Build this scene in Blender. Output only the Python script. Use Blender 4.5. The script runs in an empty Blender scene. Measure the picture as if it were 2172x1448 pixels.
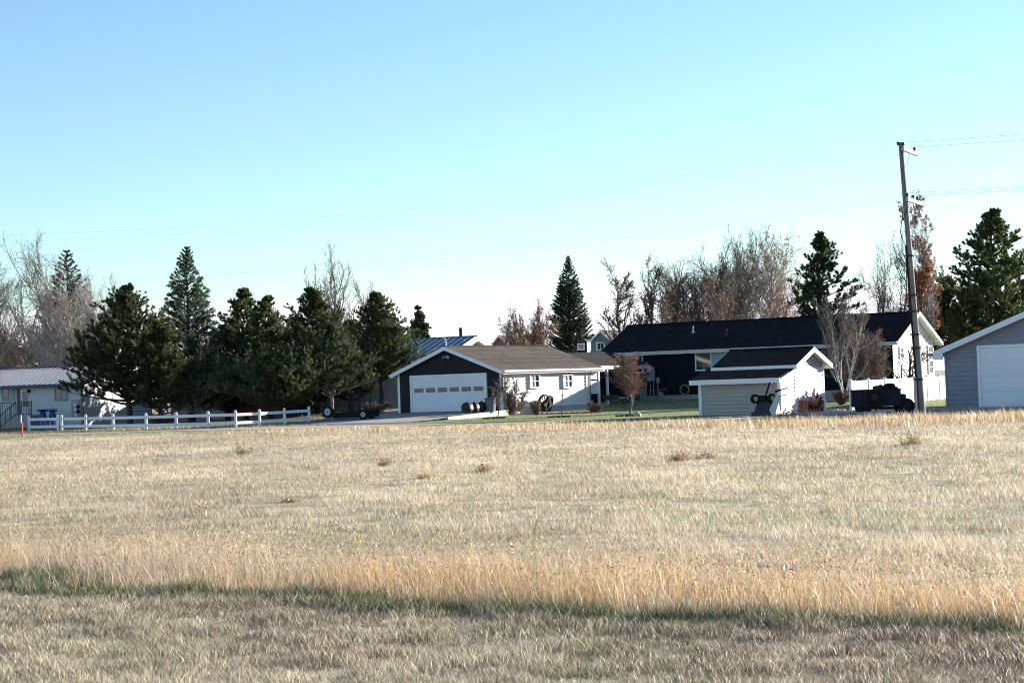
import bpy, math, random
import numpy as np
from mathutils import Vector, Matrix
# ---------------------------------------------------------------- camera, sky, sun, exposure
SC = bpy.context.scene
COL = SC.collection
PI = math.pi
IW, IH, FPX, ROLL = 2172.0, 1448.0, 4150.0, 0.034
CAMZ = 1.75
pitch = math.atan(90.0 / FPX)
Fw = Vector((0, math.cos(pitch), math.sin(pitch)))
R0 = Vector((1, 0, 0)); U0 = Vector((0, -math.sin(pitch), math.cos(pitch)))
CR = R0 * math.cos(ROLL) - U0 * math.sin(ROLL)
CU = R0 * math.sin(ROLL) + U0 * math.cos(ROLL)
CP = Vector((0, 0, CAMZ))
cam_d = bpy.data.cameras.new('camera'); cam = bpy.data.objects.new('camera', cam_d); COL.objects.link(cam)
m = Matrix.Identity(4)
for i in range(3):
    m[i][0] = CR[i]; m[i][1] = CU[i]; m[i][2] = -Fw[i]; m[i][3] = CP[i]
cam.matrix_world = m
cam_d.sensor_width = 36; cam_d.lens = FPX / IW * 36; cam_d.clip_start = 0.2; cam_d.clip_end = 6000
SC.camera = cam
SUN_AZ, SUN_EL = math.radians(34), math.radians(13)      # azimuth from +X towards +Y
sd = Vector((math.cos(SUN_EL) * math.cos(SUN_AZ), math.cos(SUN_EL) * math.sin(SUN_AZ), math.sin(SUN_EL)))
W = bpy.data.worlds.new('World'); SC.world = W; W.use_nodes = True
nt = W.node_tree; nt.nodes.clear(); N = nt.nodes.new; L = nt.links.new
out = N('ShaderNodeOutputWorld'); bg = N('ShaderNodeBackground'); bg.inputs['Strength'].default_value = 0.062
sky = N('ShaderNodeTexSky'); sky.sky_type = 'NISHITA'; sky.sun_disc = False
sky.sun_elevation = SUN_EL; sky.sun_rotation = PI / 2 - SUN_AZ
sky.altitude = 1200; sky.air_density = 1.0; sky.dust_density = 0.3; sky.ozone_density = 2.0
tint = N('ShaderNodeMix'); tint.data_type = 'RGBA'; tint.blend_type = 'MULTIPLY'; tint.inputs['Factor'].default_value = 1
tint.inputs['B'].default_value = (0.95, 1.05, 1.10, 1)
L(sky.outputs['Color'], tint.inputs['A'])
# a bank of thin white cloud lying along the horizon: a ramp on the view direction's elevation, ruffled by noise
tc = N('ShaderNodeTexCoord'); sep = N('ShaderNodeSeparateXYZ'); L(tc.outputs['Generated'], sep.inputs[0])
nz = N('ShaderNodeTexNoise'); nz.inputs['Scale'].default_value = 5; nz.inputs['Detail'].default_value = 5
mp = N('ShaderNodeMapping'); mp.inputs['Scale'].default_value = (1, 1, 14); L(tc.outputs['Generated'], mp.inputs[0]); L(mp.outputs[0], nz.inputs[0])
ad = N('ShaderNodeMath'); ad.operation = 'MULTIPLY_ADD'; ad.inputs[1].default_value = -0.008; L(nz.outputs[0], ad.inputs[0]); L(sep.outputs['Z'], ad.inputs[2])
rp = N('ShaderNodeValToRGB'); rp.color_ramp.elements[0].position = 0.036; rp.color_ramp.elements[0].color = (1, 1, 1, 1)
rp.color_ramp.elements[1].position = 0.0425; rp.color_ramp.elements[1].color = (0, 0, 0, 1); L(ad.outputs[0], rp.inputs[0])
cm = N('ShaderNodeMix'); cm.data_type = 'RGBA'; L(rp.outputs[0], cm.inputs['Factor']); L(tint.outputs['Result'], cm.inputs['A'])
cm.inputs['B'].default_value = (7.2, 7.4, 7.9, 1)
L(cm.outputs['Result'], bg.inputs['Color']); L(bg.outputs[0], out.inputs[0])
sl = bpy.data.lights.new('sun', 'SUN'); sl.energy = 4.7; sl.angle = math.radians(0.5); sl.color = (1, 0.93, 0.82)
so = bpy.data.objects.new('sun', sl); COL.objects.link(so); so.rotation_euler = (-sd).to_track_quat('-Z', 'Y').to_euler()
SC.view_settings.view_transform = 'Standard'; SC.view_settings.look = 'None'
SC.view_settings.exposure = 1.74; SC.view_settings.gamma = 1
SC.render.engine = 'CYCLES'
SC.cycles.use_denoising = True
SC.cycles.filter_width = 1.05; SC.cycles.use_adaptive_sampling = False
SC.cycles.max_bounces = 6; SC.cycles.transparent_max_bounces = 8

# ---------------------------------------------------------------- picture -> world helpers
def proj(p):
    d = Vector(p) - CP; z = d.dot(Fw)
    return 1086 + FPX * d.dot(CR) / z, 724 - FPX * d.dot(CU) / z
def ray(px, py):
    return (Fw * FPX + CR * (px - 1086) - CU * (py - 724)).normalized()
def sm(a, b, x):
    t = min(1, max(0, (x - a) / (b - a))); return t * t * (3 - 2 * t)
def terr(x, y):
    k = sm(-15, -9, x) * (1 - sm(11, 17, x))
    return k * 0.42 * sm(108, 124, y)
def P(px, py, dz=0):                      # ground point seen at a pixel of the 2172-wide photograph
    r = ray(px, py); z = 0
    for _ in range(12):
        t = (z + dz - CAMZ) / r.z; p = CP + r * t; z = terr(p.x, p.y)
    return Vector((p.x, p.y, z + dz))
def HY(px): return 814 - 0.034 * (px - 1086)
def X(px, Y):                             # world x seen in column px at the horizon, at depth Y
    r = ray(px, HY(px)); return r.x / r.y * Y
def ZH(x, y, py):                         # height at (x, y) that shows at row py
    a, b = -30.0, 60.0
    for _ in range(50):
        c = (a + b) / 2
        if proj((x, y, c))[1] > py: a = c
        else: b = c
    return (a + b) / 2
class Frame:
    def __init__(s, o, deg):
        s.o = Vector(o); s.a = math.radians(deg); s.c, s.s = math.cos(s.a), math.sin(s.a)
    def w(s, x, y, z): return Vector((s.o.x + x * s.c - y * s.s, s.o.y + x * s.s + y * s.c, s.o.z + z))
    def _b(s, f, k, t, lo, hi):
        for _ in range(50):
            c = (lo + hi) / 2
            if proj(f(c))[k] < t: lo = c
            else: hi = c
        return (lo + hi) / 2
    def x(s, px, y=0, z=1): return s._b(lambda c: s.w(c, y, z), 0, px, -40, 25)
    def y(s, px, x=0, z=1): return s._b(lambda c: s.w(x, c, z), 0, px, -5, 40)
    def z(s, py, x=0, y=0): return -s._b(lambda c: s.w(x, y, -c), 1, py, -30, 10)

# ---------------------------------------------------------------- object helpers
def new_obj(name, me, parent=None):
    o = bpy.data.objects.new(name, me); COL.objects.link(o)
    if parent is not None: o.parent = parent
    return o
def tag(o, label=None, cat=None, group=None, kind=None):
    if label: o['label'] = label
    if cat: o['category'] = cat
    if group: o['group'] = group
    if kind: o['kind'] = kind
    return o
def thing(name, label, cat, loc=(0, 0, 0), deg=0, group=None):
    o = new_obj(name, None); o.location = loc; o.rotation_euler.z = math.radians(deg); o.empty_display_size = 0.3
    return tag(o, label, cat, group)
def fthing(name, label, cat, fr, group=None): return thing(name, label, cat, fr.o, math.degrees(fr.a), group)
def copy_tree(o, parent=None):
    c = o.copy(); COL.objects.link(c); c.parent = parent
    for ch in o.children: copy_tree(ch, c)
    return c
class MB:
    def __init__(s): s.v = []; s.f = []
    def add(s, vs, fs):
        n = len(s.v); s.v += [tuple(v) for v in vs]; s.f += [tuple(i + n for i in f) for f in fs]; return s
    def box(s, x0, x1, y0, y1, z0, z1):
        return s.add([(x0, y0, z0), (x1, y0, z0), (x1, y1, z0), (x0, y1, z0), (x0, y0, z1), (x1, y0, z1), (x1, y1, z1), (x0, y1, z1)],
                     [(0, 3, 2, 1), (4, 5, 6, 7), (0, 1, 5, 4), (1, 2, 6, 5), (2, 3, 7, 6), (3, 0, 4, 7)])
    def mbox(s, m, a0, a1, o0, o1, z0, z1):
        return s.add([m(a0, o0, z0), m(a1, o0, z0), m(a1, o1, z0), m(a0, o1, z0), m(a0, o0, z1), m(a1, o0, z1), m(a1, o1, z1), m(a0, o1, z1)],
                     [(0, 3, 2, 1), (4, 5, 6, 7), (0, 1, 5, 4), (1, 2, 6, 5), (2, 3, 7, 6), (3, 0, 4, 7)])
    def bar(s, p, q, w, h, up=(0, 0, 1)):          # rectangular bar p->q
        p = Vector(p); q = Vector(q); d = (q - p).normalized(); u = Vector(up)
        if abs(d.dot(u)) > 0.98: u = Vector((0, 1, 0))
        a = d.cross(u).normalized() * w / 2; b = a.cross(d).normalized() * h / 2
        vs = [c + sa * a + sb * b for c in (p, q) for sa, sb in ((-1, -1), (1, -1), (1, 1), (-1, 1))]
        return s.add(vs, [(0, 1, 2, 3), (7, 6, 5, 4), (0, 4, 5, 1), (1, 5, 6, 2), (2, 6, 7, 3), (3, 7, 4, 0)])
    def tube(s, pts, rs, n=8, cap=True):
        pts = [Vector(p) for p in pts]
        if not hasattr(rs, '__len__'): rs = [rs] * len(pts)
        vs = []; k = len(pts)
        for i, p in enumerate(pts):
            d = (pts[min(i + 1, k - 1)] - pts[max(i - 1, 0)]).normalized()
            u = Vector((0, 0, 1)) if abs(d.z) < .9 else Vector((1, 0, 0))
            a = d.cross(u).normalized(); b = a.cross(d)
            vs += [p + (a * math.cos(t * 2 * PI / n) + b * math.sin(t * 2 * PI / n)) * rs[i] for t in range(n)]
        fs = [(i * n + t, i * n + (t + 1) % n, (i + 1) * n + (t + 1) % n, (i + 1) * n + t) for i in range(k - 1) for t in range(n)]
        if cap: fs += [tuple(range(n)), tuple(range((k - 1) * n, k * n))]
        return s.add(vs, fs)
    def prism(s, poly, m, o0, o1):                 # polygon of (a,z) extruded in o through map m
        n = len(poly)
        vs = [m(a, o0, z) for a, z in poly] + [m(a, o1, z) for a, z in poly]
        return s.add(vs, [tuple(range(n)), tuple(range(2 * n - 1, n - 1, -1))] + [(i, (i + 1) % n, n + (i + 1) % n, n + i) for i in range(n)])
    def slab(s, a, b, c, d, t):                    # quad with thickness t downwards
        vs = [Vector(q) for q in (a, b, c, d)]
        return s.add(vs + [v - Vector((0, 0, t)) for v in vs], [(0, 1, 2, 3), (7, 6, 5, 4), (0, 4, 5, 1), (1, 5, 6, 2), (2, 6, 7, 3), (3, 7, 4, 0)])
    def ring(s, c, ax, r0, r1, w, n=24):           # wheel-like ring, axis ax
        c = Vector(c); ax = Vector(ax).normalized(); u = Vector((0, 0, 1)) if abs(ax.z) < .9 else Vector((1, 0, 0))
        a = ax.cross(u).normalized(); b = a.cross(ax); vs = []
        for t in range(n):
            e = a * math.cos(2 * PI * t / n) + b * math.sin(2 * PI * t / n)
            for r, o in ((r1, -w / 2), (r1, w / 2), (r0, w / 2), (r0, -w / 2)): vs.append(c + e * r + ax * o)
        fs = [(t * 4 + k, t * 4 + (k + 1) % 4, ((t + 1) % n) * 4 + (k + 1) % 4, ((t + 1) % n) * 4 + k) for t in range(n) for k in range(4)]
        return s.add(vs, fs)
    def clap(s, m, rng, z0, z1, step, d=0.042):    # overlapping clapboards; rng(z) gives (a0, a1)
        z = z0
        while z < z1 - 1e-4:
            t = min(z + step, z1); a0, a1 = rng(z); b0, b1 = rng(t)
            s.add([m(a0, d, z), m(a1, d, z), m(b1, .004, t), m(b0, .004, t), m(a0, .0, z), m(a1, .0, z)], [(0, 1, 2, 3), (4, 5, 1, 0)])
            z = t
        return s
    def build(s, name, mat, parent=None, smooth=False, bevel=0):
        me = bpy.data.meshes.new(name); me.from_pydata(s.v, [], s.f)
        me.materials.append(mat); me.update()
        if smooth:
            for p in me.polygons: p.use_smooth = True
        o = new_obj(name, me, parent)
        if bevel:
            b = o.modifiers.new('bevel', 'BEVEL'); b.width = bevel; b.segments = 2; b.limit_method = 'ANGLE'
        return o
def np_mesh(name, V, Fa, mats, parent=None, col=None, mi=None, smooth=False):
    me = bpy.data.meshes.new(name); nv, nf, k = len(V), len(Fa), Fa.shape[1]
    me.vertices.add(nv); me.vertices.foreach_set('co', np.ascontiguousarray(V, dtype=np.float32).ravel())
    me.loops.add(nf * k); me.loops.foreach_set('vertex_index', np.ascontiguousarray(Fa, dtype=np.int32).ravel())
    me.polygons.add(nf); me.polygons.foreach_set('loop_start', np.arange(0, nf * k, k, dtype=np.int32))
    if mi is not None: me.polygons.foreach_set('material_index', mi.astype(np.int32))
    if smooth: me.polygons.foreach_set('use_smooth', np.ones(nf, dtype=bool))
    for mt in (mats if isinstance(mats, (list, tuple)) else [mats]): me.materials.append(mt)
    if col is not None:
        at = me.color_attributes.new('tone', 'FLOAT_COLOR', 'POINT'); c4 = np.ones((nv, 4), dtype=np.float32); c4[:, :3] = col
        at.data.foreach_set('color', c4.ravel())
    me.update(); me.validate()
    return new_obj(name, me, parent)

# ---------------------------------------------------------------- materials
def ramp(nt, fac, cols):
    r = nt.nodes.new('ShaderNodeValToRGB'); e = r.color_ramp.elements
    while len(e) < len(cols): e.new(0.5)
    for i, (p, c) in enumerate(cols): e[i].position = p; e[i].color = (*c, 1)
    nt.links.new(fac, r.inputs[0]); return r.outputs[0]
def noise(nt, scale, detail=4, stretch=None, src='Object'):
    t = nt.nodes.new('ShaderNodeTexCoord'); n = nt.nodes.new('ShaderNodeTexNoise')
    n.inputs['Scale'].default_value = scale; n.inputs['Detail'].default_value = detail
    if stretch:
        q = nt.nodes.new('ShaderNodeMapping'); q.inputs['Scale'].default_value = stretch
        nt.links.new(t.outputs[src], q.inputs[0]); nt.links.new(q.outputs[0], n.inputs[0])
    else: nt.links.new(t.outputs[src], n.inputs[0])
    return n.outputs[0]
MATS = {}
def mat(name, c, rough=0.7, var=0.15, scale=2.0, stretch=None, bump=0.0, bscale=20, metal=0.0, spec=0.4, c2=None):
    if name in MATS: return MATS[name]
    m = bpy.data.materials.new(name); m.use_nodes = True; nt = m.node_tree; b = nt.nodes['Principled BSDF']
    b.inputs['Roughness'].default_value = rough; b.inputs['Metallic'].default_value = metal
    b.inputs['Specular IOR Level'].default_value = spec
    lo = tuple(x * (1 - var) for x in c); hi = tuple(min(1, x * (1 + var)) for x in (c2 or c))
    nt.links.new(ramp(nt, noise(nt, scale, 5, stretch), [(0.3, lo), (0.7, hi)]), b.inputs['Base Color'])
    if bump:
        bp = nt.nodes.new('ShaderNodeBump'); bp.inputs['Strength'].default_value = bump; bp.inputs['Distance'].default_value = 0.02
        nt.links.new(noise(nt, bscale, 3), bp.inputs['Height']); nt.links.new(bp.outputs[0], b.inputs['Normal'])
    MATS[name] = m; return m
def mat_shingle(name, c, var=0.45):
    m = bpy.data.materials.new(name); m.use_nodes = True; nt = m.node_tree; b = nt.nodes['Principled BSDF']
    b.inputs['Roughness'].default_value = 0.95; b.inputs['Specular IOR Level'].default_value = 0.15
    t = nt.nodes.new('ShaderNodeTexCoord'); br = nt.nodes.new('ShaderNodeTexBrick')
    br.inputs['Scale'].default_value = 1.0; br.inputs['Brick Width'].default_value = 0.35; br.inputs['Row Height'].default_value = 0.055 if 'small' in name else 0.07
    br.inputs['Mortar Size'].default_value = 0.006; br.inputs['Bias'].default_value = 0.0
    br.inputs['Color1'].default_value = (*[x * (1 - var) for x in c], 1); br.inputs['Color2'].default_value = (*[x * (1 + var) for x in c], 1)
    br.inputs['Mortar'].default_value = (*[x * 0.5 for x in c], 1)
    q = nt.nodes.new('ShaderNodeMapping')
    q.inputs['Rotation'].default_value = (PI / 2, 0, PI / 2 if 'side' in name else 0)
    nt.links.new(t.outputs['Object'], q.inputs[0]); nt.links.new(q.outputs[0], br.inputs['Vector'])
    mx = nt.nodes.new('ShaderNodeMix'); mx.data_type = 'RGBA'; mx.blend_type = 'MULTIPLY'; mx.inputs['Factor'].default_value = 1
    nt.links.new(br.outputs[0], mx.inputs['A']); nt.links.new(ramp(nt, noise(nt, 1.3, 6), [(0.3, (.7, .7, .7)), (0.7, (1.25, 1.2, 1.15))]), mx.inputs['B'])
    nt.links.new(mx.outputs['Result'], b.inputs['Base Color']); return m
def mat_leafy(name, trans=0.35, rough=0.6, spec=0.2):
    m = bpy.data.materials.new(name); m.use_nodes = True; nt = m.node_tree; nt.nodes.clear(); N = nt.nodes.new
    o = N('ShaderNodeOutputMaterial'); a = N('ShaderNodeVertexColor'); a.layer_name = 'tone'
    d = N('ShaderNodeBsdfPrincipled'); d.inputs['Roughness'].default_value = rough; d.inputs['Specular IOR Level'].default_value = spec
    t = N('ShaderNodeBsdfTranslucent'); mx = N('ShaderNodeMixShader'); mx.inputs[0].default_value = trans
    nt.links.new(a.outputs[0], d.inputs['Base Color']); nt.links.new(a.outputs[0], t.inputs[0])
    nt.links.new(d.outputs[0], mx.inputs[1]); nt.links.new(t.outputs[0], mx.inputs[2]); nt.links.new(mx.outputs[0], o.inputs[0]); return m
def mat_glass(name, c=(0.02, 0.025, 0.03), rough=0.06):
    m = bpy.data.materials.new(name); m.use_nodes = True; b = m.node_tree.nodes['Principled BSDF']
    nt = m.node_tree; nt.links.new(ramp(nt, noise(nt, 1.5, 2), [(0.4, c), (0.7, tuple(x * 1.8 for x in c))]), b.inputs['Base Color'])
    b.inputs['Roughness'].default_value = rough; b.inputs['Specular IOR Level'].default_value = 0.9; return m
M_white = mat('white_paint', (.78, .78, .77), 0.5, .04, 1)
M_vinyl = mat('white_vinyl', (.80, .80, .80), 0.4, .03, .8)
M_door = mat('door_white', (.74, .75, .76), 0.45, .03, .8)
M_charcoal = mat('charcoal_siding', (.028, .026, .030), 0.8, .2, 1.5, (1, 1, 8), spec=.12)
M_navy = mat('navy_siding', (.013, .015, .022), 0.85, .2, 1.5, (1, 1, 8), spec=.06)
M_lightside = mat('pale_siding', (.60, .59, .57), 0.6, .07, 1.5, (1, 1, 8))
M_whiteside = mat('white_siding', (.62, .61, .60), 0.6, .05, 1.2, (1, 1, 8))
M_greyside = mat('grey_siding', (.22, .23, .27), 0.6, .06, 1.2, (1, 1, 8))
M_shedside = mat('shed_siding', (.38, .35, .31), 0.6, .06, 1.2, (1, 1, 8))
M_greenside = mat('green_siding', (.15, .22, .19), 0.6, .06, 1.2, (1, 1, 8))
M_brown_sh = mat_shingle('brown_shingle_side', (.082, .066, .058))
M_dark_sh = mat_shingle('dark_shingle', (.011, .009, .011))
M_shed_sh = mat_shingle('shed_small_shingle', (.030, .023, .021))
M_grey_sh = mat_shingle('grey_shingle', (.12, .10, .09))
M_metalroof = mat('blue_metal_roof', (.07, .10, .18), 0.5, .08, 1, metal=0.0, spec=.3)
M_metalroof2 = mat('pale_blue_metal_roof', (.16, .185, .235), 0.5, .08, 1, spec=.3)
M_rib = mat('roof_rib', (.22, .24, .29), 0.5, .05, 1, metal=0.2)
M_gutter = mat('pale_gutter', (.55, .52, .48), 0.45, .05, 1)
M_glass = mat_glass('window_glass')
M_curtain = mat('pale_curtain', (.35, .42, .42), .8, .2, 6, (8, 8, 1))
M_conc = mat('concrete', (.36, .35, .33), .9, .15, 1.5, bump=.3)
M_black = mat('black_paint', (.012, .012, .014), .6, .2, 3, spec=.15)
M_rubber = mat('black_rubber', (.014, .014, .014), .85, .2, 3, spec=.1)
M_bag = mat('black_plastic_bag', (.010, .010, .012), .58, .2, 3, bump=1.0, bscale=9, spec=.5)
M_rim = mat('pale_rim', (.36, .38, .44), .4, .08, 3)
M_greym = mat('grey_metal', (.30, .31, .33), .5, .08, 2, metal=.2)
M_iron = mat('dark_iron', (.03, .025, .022), .7, .3, 4)
M_wood = mat('weathered_wood', (.17, .145, .12), .85, .3, 3, (6, 6, .6), bump=.4, bscale=12)
M_redwood = mat('red_wood', (.20, .035, .02), .7, .2, 3)
M_blue = mat('blue_paint', (.03, .06, .30), .5, .1, 3)
M_red = mat('orange_red_paint', (.55, .06, .03), .5, .1, 3)
M_brick = mat('red_brick', (.36, .12, .07), .9, .35, 5)
M_tanstone = mat('tan_stone', (.48, .40, .32), .9, .25, 4, bump=.4)
M_bark = mat('dark_bark', (.06, .05, .042), .9, .3, 3, (5, 5, 1), bump=.6, bscale=10)
M_barkl = mat('pale_bark', (.36, .32, .28), .85, .3, 2, (4, 4, 1), bump=.4, bscale=9)
M_barkb = mat('grey_brown_bark', (.17, .135, .115), .85, .3, 3, (4, 4, 1), bump=.4, bscale=9)
M_barkw = mat('white_bark', (.55, .53, .49), .8, .35, 3, (1, 1, 6), bump=.3, bscale=9)
M_barkk = mat('black_bark', (.03, .026, .024), .9, .3, 3)
M_needle = mat_leafy('pine_needles', .30, .5, .35)
M_leaf = mat_leafy('dry_leaves', .35)
M_blade = mat_leafy('grass_blades', .33, .45, .35)
# ================================================================ THE SETTING: ground, road, drive, lawn
rs = np.random.RandomState(7)
_perm = rs.rand(256, 256)
def vnoise(x, y, sc, seed=0):
    x = np.asarray(x) / sc + seed * 17.3; y = np.asarray(y) / sc + seed * 9.7
    xi = np.floor(x).astype(int); yi = np.floor(y).astype(int); fx = x - xi; fy = y - yi
    fx = fx * fx * (3 - 2 * fx); fy = fy * fy * (3 - 2 * fy)
    g = lambda a, b: _perm[a % 256, b % 256]
    return (g(xi, yi) * (1 - fx) + g(xi + 1, yi) * fx) * (1 - fy) + (g(xi, yi + 1) * (1 - fx) + g(xi + 1, yi + 1) * fx) * fy
def fnoise(x, y, sc, seed=0): return (vnoise(x, y, sc, seed) * .5 + vnoise(x, y, sc / 2.1, seed + 1) * .3 + vnoise(x, y, sc / 4.3, seed + 2) * .2)
def smv(a, b, x):
    t = np.clip((x - a) / (b - a), 0, 1); return t * t * (3 - 2 * t)
def terrv(x, y):
    k = smv(-15, -9, x) * (1 - smv(11, 17, x))
    return k * 0.42 * smv(108, 124, y)
ROADX = [-70, -18, -9.5, 0.3, 7.5, 12.7, 17, 60]
ROADF = [100, 96.5, 90.5, 85, 79, 76, 75, 74]
ROADB = [103, 99.8, 97, 88, 82.8, 82, 83, 83]
def rf(x): return np.interp(x, ROADX, ROADF)
def rb(x): return np.interp(x, ROADX, ROADB)
def gz(x, y):                              # field surface: gentle lumps, sheet drops a little under the laid surfaces
    lump = (fnoise(x, y, 7, 3) - .5) * .10 + (fnoise(x, y, 1.2, 5) - .5) * .05
    w = 1 - smv(-3, 0, y - rf(x))
    return terrv(x, y) + lump * w - .03 * (1 - w)
def grid_sheet(name, xs, ys, zf, m, kind='structure'):
    Xg, Yg = np.meshgrid(xs, ys); Z = zf(Xg, Yg); V = np.stack([Xg, Yg, Z], -1).reshape(-1, 3)
    nx, ny = len(xs), len(ys); i = np.arange(nx - 1)[None, :] + nx * np.arange(ny - 1)[:, None]; i = i.ravel()
    o = np_mesh(name, V, np.stack([i, i + 1, i + nx + 1, i + nx], 1), m, smooth=True); o['kind'] = kind; return o
def strip(name, xs, f, b, n, off, m, kind='structure'):
    xs = np.asarray(xs, float); t = np.linspace(0, 1, n)[:, None]; Xg = np.broadcast_to(xs, (n, len(xs))); Yg = f(xs)[None] * (1 - t) + b(xs)[None] * t
    V = np.stack([Xg, Yg, terrv(Xg, Yg) + off], -1).reshape(-1, 3); nx = len(xs)
    i = (np.arange(nx - 1)[None, :] + nx * np.arange(n - 1)[:, None]).ravel()
    o = np_mesh(name, V, np.stack([i, i + 1, i + nx + 1, i + nx], 1), m, smooth=True); o['kind'] = kind; return o
M_soil = mat('field_soil', (.20, .155, .10), .95, .3, 1.6, c2=(.34, .28, .18), bump=.5, bscale=9)
M_yard = mat('yard_soil', (.10, .085, .06), .95, .35, 1.0, c2=(.13, .12, .075), bump=.5, bscale=6)
M_road = mat('gravel_road', (.33, .29, .25), .95, .3, 2.5, (1, 4, 1), bump=.5, bscale=25)
M_drive = mat('drive_asphalt', (.31, .275, .245), .9, .3, 1.2, (1, 3, 1), bump=.3, bscale=25)
M_lawn = mat('lawn_turf', (.10, .12, .04), .95, .3, 1.5, c2=(.17, .19, .08), bump=.5, bscale=12)
M_mulch = mat('mulch', (.10, .045, .03), .95, .4, 5, bump=.6, bscale=20)
xs = np.concatenate([[-3000, -1200, -500, -250, -120, -70], np.arange(-45, 45.1, .5), [70, 120, 250, 500, 1200, 3000]])
ys = np.concatenate([[-300, -80, -20, 0], np.arange(5, 150, .5), [165, 190, 240, 320, 500, 900, 1800, 4500]])
grid_sheet('ground', xs, ys, gz, M_soil)
strip('road', np.arange(-60, 60.1, 1), rf, rb, 6, .02, M_road)
strip('yard', np.arange(-60, -9, 1), lambda x: rb(x), lambda x: np.full_like(x, 150.), 60, .004, M_yard)
LF = lambda x: rb(x) + np.interp(x, [-6.2, -5, 0, 20], [.1, .1, .1, .6])
strip('lawn', np.arange(-6.2, 45, .8), LF, lambda x: np.full_like(x, 150.), 70, .03, M_lawn)
# driveway: bilinear patch from the road up to the garage doors
GO = P(1066, 869, .3); gfx = Frame(GO, -36)
A, B = P(640, 901), P(862, 898); C_, D_ = gfx.w(.1, -.02, 0), gfx.w(gfx.x(815, 0, 0), -.02, 0)
n = 24; V = []
for j in range(n + 1):
    for i in range(n + 1):
        u, v = i / n, j / n; p = (A * (1 - u) + B * u) * (1 - v) + (D_ * (1 - u) + C_ * u) * v
        V.append((p.x, p.y, -.04 if j == 0 else .05 + .235 * v ** 1.2))
i = (np.arange(n)[None] + (n + 1) * np.arange(n)[:, None]).ravel()
DRB, DRC = B.copy(), C_.copy()
o = np_mesh('driveway', np.array(V), np.stack([i, i + 1, i + n + 2, i + n + 1], 1), M_drive, smooth=True); o['kind'] = 'structure'
# right-hand yard: hard standing behind the tall grass
strip('gravel_pad', np.arange(12.2, 22, .6), lambda x: rb(x) - 2, lambda x: np.interp(x, [12.2, 15, 22], [88.5, 87.5, 87.5]), 8, .045, M_road)

# ---------------------------------------------------------------- grass: one mesh of single blades, thinning with distance
def blades(name, x, y, h, w, lean, col, zf, label=None, mt=None, seg=2, bend=.35, seed=1):
    r = np.random.RandomState(seed); n = len(x); z = zf(x, y) - .01
    a = r.uniform(0, 2 * PI, n); ax, ay = np.cos(a), np.sin(a)
    la = r.uniform(0, 2 * PI, n); lx = np.cos(la) * lean - .10 * h; ly = np.sin(la) * lean
    b = np.stack([x, y, z], 1); wv = np.stack([ax * w / 2, ay * w / 2, np.zeros(n)], 1)
    mid = b + np.stack([lx * .3, ly * .3, h * .55], 1); tip = b + np.stack([lx, ly, h], 1)
    V = np.stack([b - wv, b + wv, mid + wv * .75, mid - wv * .75, tip], 1).reshape(-1, 3)
    k = (np.arange(n) * 5)[:, None]
    Fa = np.concatenate([k + np.array([[0, 1, 2]]), k + np.array([[0, 2, 3]]), k + np.array([[3, 2, 4]])], 0)
    C = np.repeat(col, 5, 0)
    return tag(np_mesh(name, V, Fa, mt or M_blade, col=C), label, None, None, 'stuff')
def palette(r, n, cols, wts):
    idx = r.choice(len(cols), n, p=np.array(wts) / sum(wts)); c = np.array(cols)[idx] * r.uniform(.7, 1.3, (n, 1)) * r.uniform(.93, 1.07, (n, 3)); return c
def scatter(r, n, y0, y1, p, mg=1.12):     # density per m2 falls as y^-p
    u = r.rand(n); e = 2 - p; y = (y0 ** e + u * (y1 ** e - y0 ** e)) ** (1 / e)
    x = (r.rand(n) - .5) * 2 * (1086 / FPX) * y * mg; return x, y
STRAW, PALE, GOLD, RUST, GREEN, DGREEN, BROWN, GREYB = (.53, .435, .32), (.66, .565, .46), (.68, .44, .20), (.42, .20, .08), (.17, .22, .06), (.07, .11, .03), (.19, .12, .08), (.42, .35, .28)
def sband(x, y): return y - (15.45 - .66 * x) - (vnoise(x, y, 1.7, 11) - .5) * 1.3 - (vnoise(x, y, .5, 12) - .5) * .5
def mixcol(r, sets):                       # sets: list of (weight array, palette cols, wts)
    n = len(sets[0][0]); Wt = np.stack([s[0] for s in sets], 1); Wt /= Wt.sum(1, keepdims=True); c = Wt.cumsum(1); pick = (r.rand(n, 1) > c).sum(1).clip(0, len(sets) - 1)
    out = np.zeros((n, 3))
    for i, s in enumerate(sets):
        mk = pick == i; out[mk] = palette(r, mk.sum(), s[1], s[2])
    return out
def field_patch(x, y):
    g = smv(.48, .62, fnoise(x, y * .5, 6, 21)) * .6 + smv(.55, .70, fnoise(x, y * .45, 1.7, 31)) * .7 + smv(.64, .76, fnoise(x, y * .8, .75, 181)) * 3.0     # green patches
    b = smv(.56, .72, fnoise(x, y * .35, 2.4, 41)) * .9                                                 # brown weeds
    return g, b
r = np.random.RandomState(11)
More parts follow.
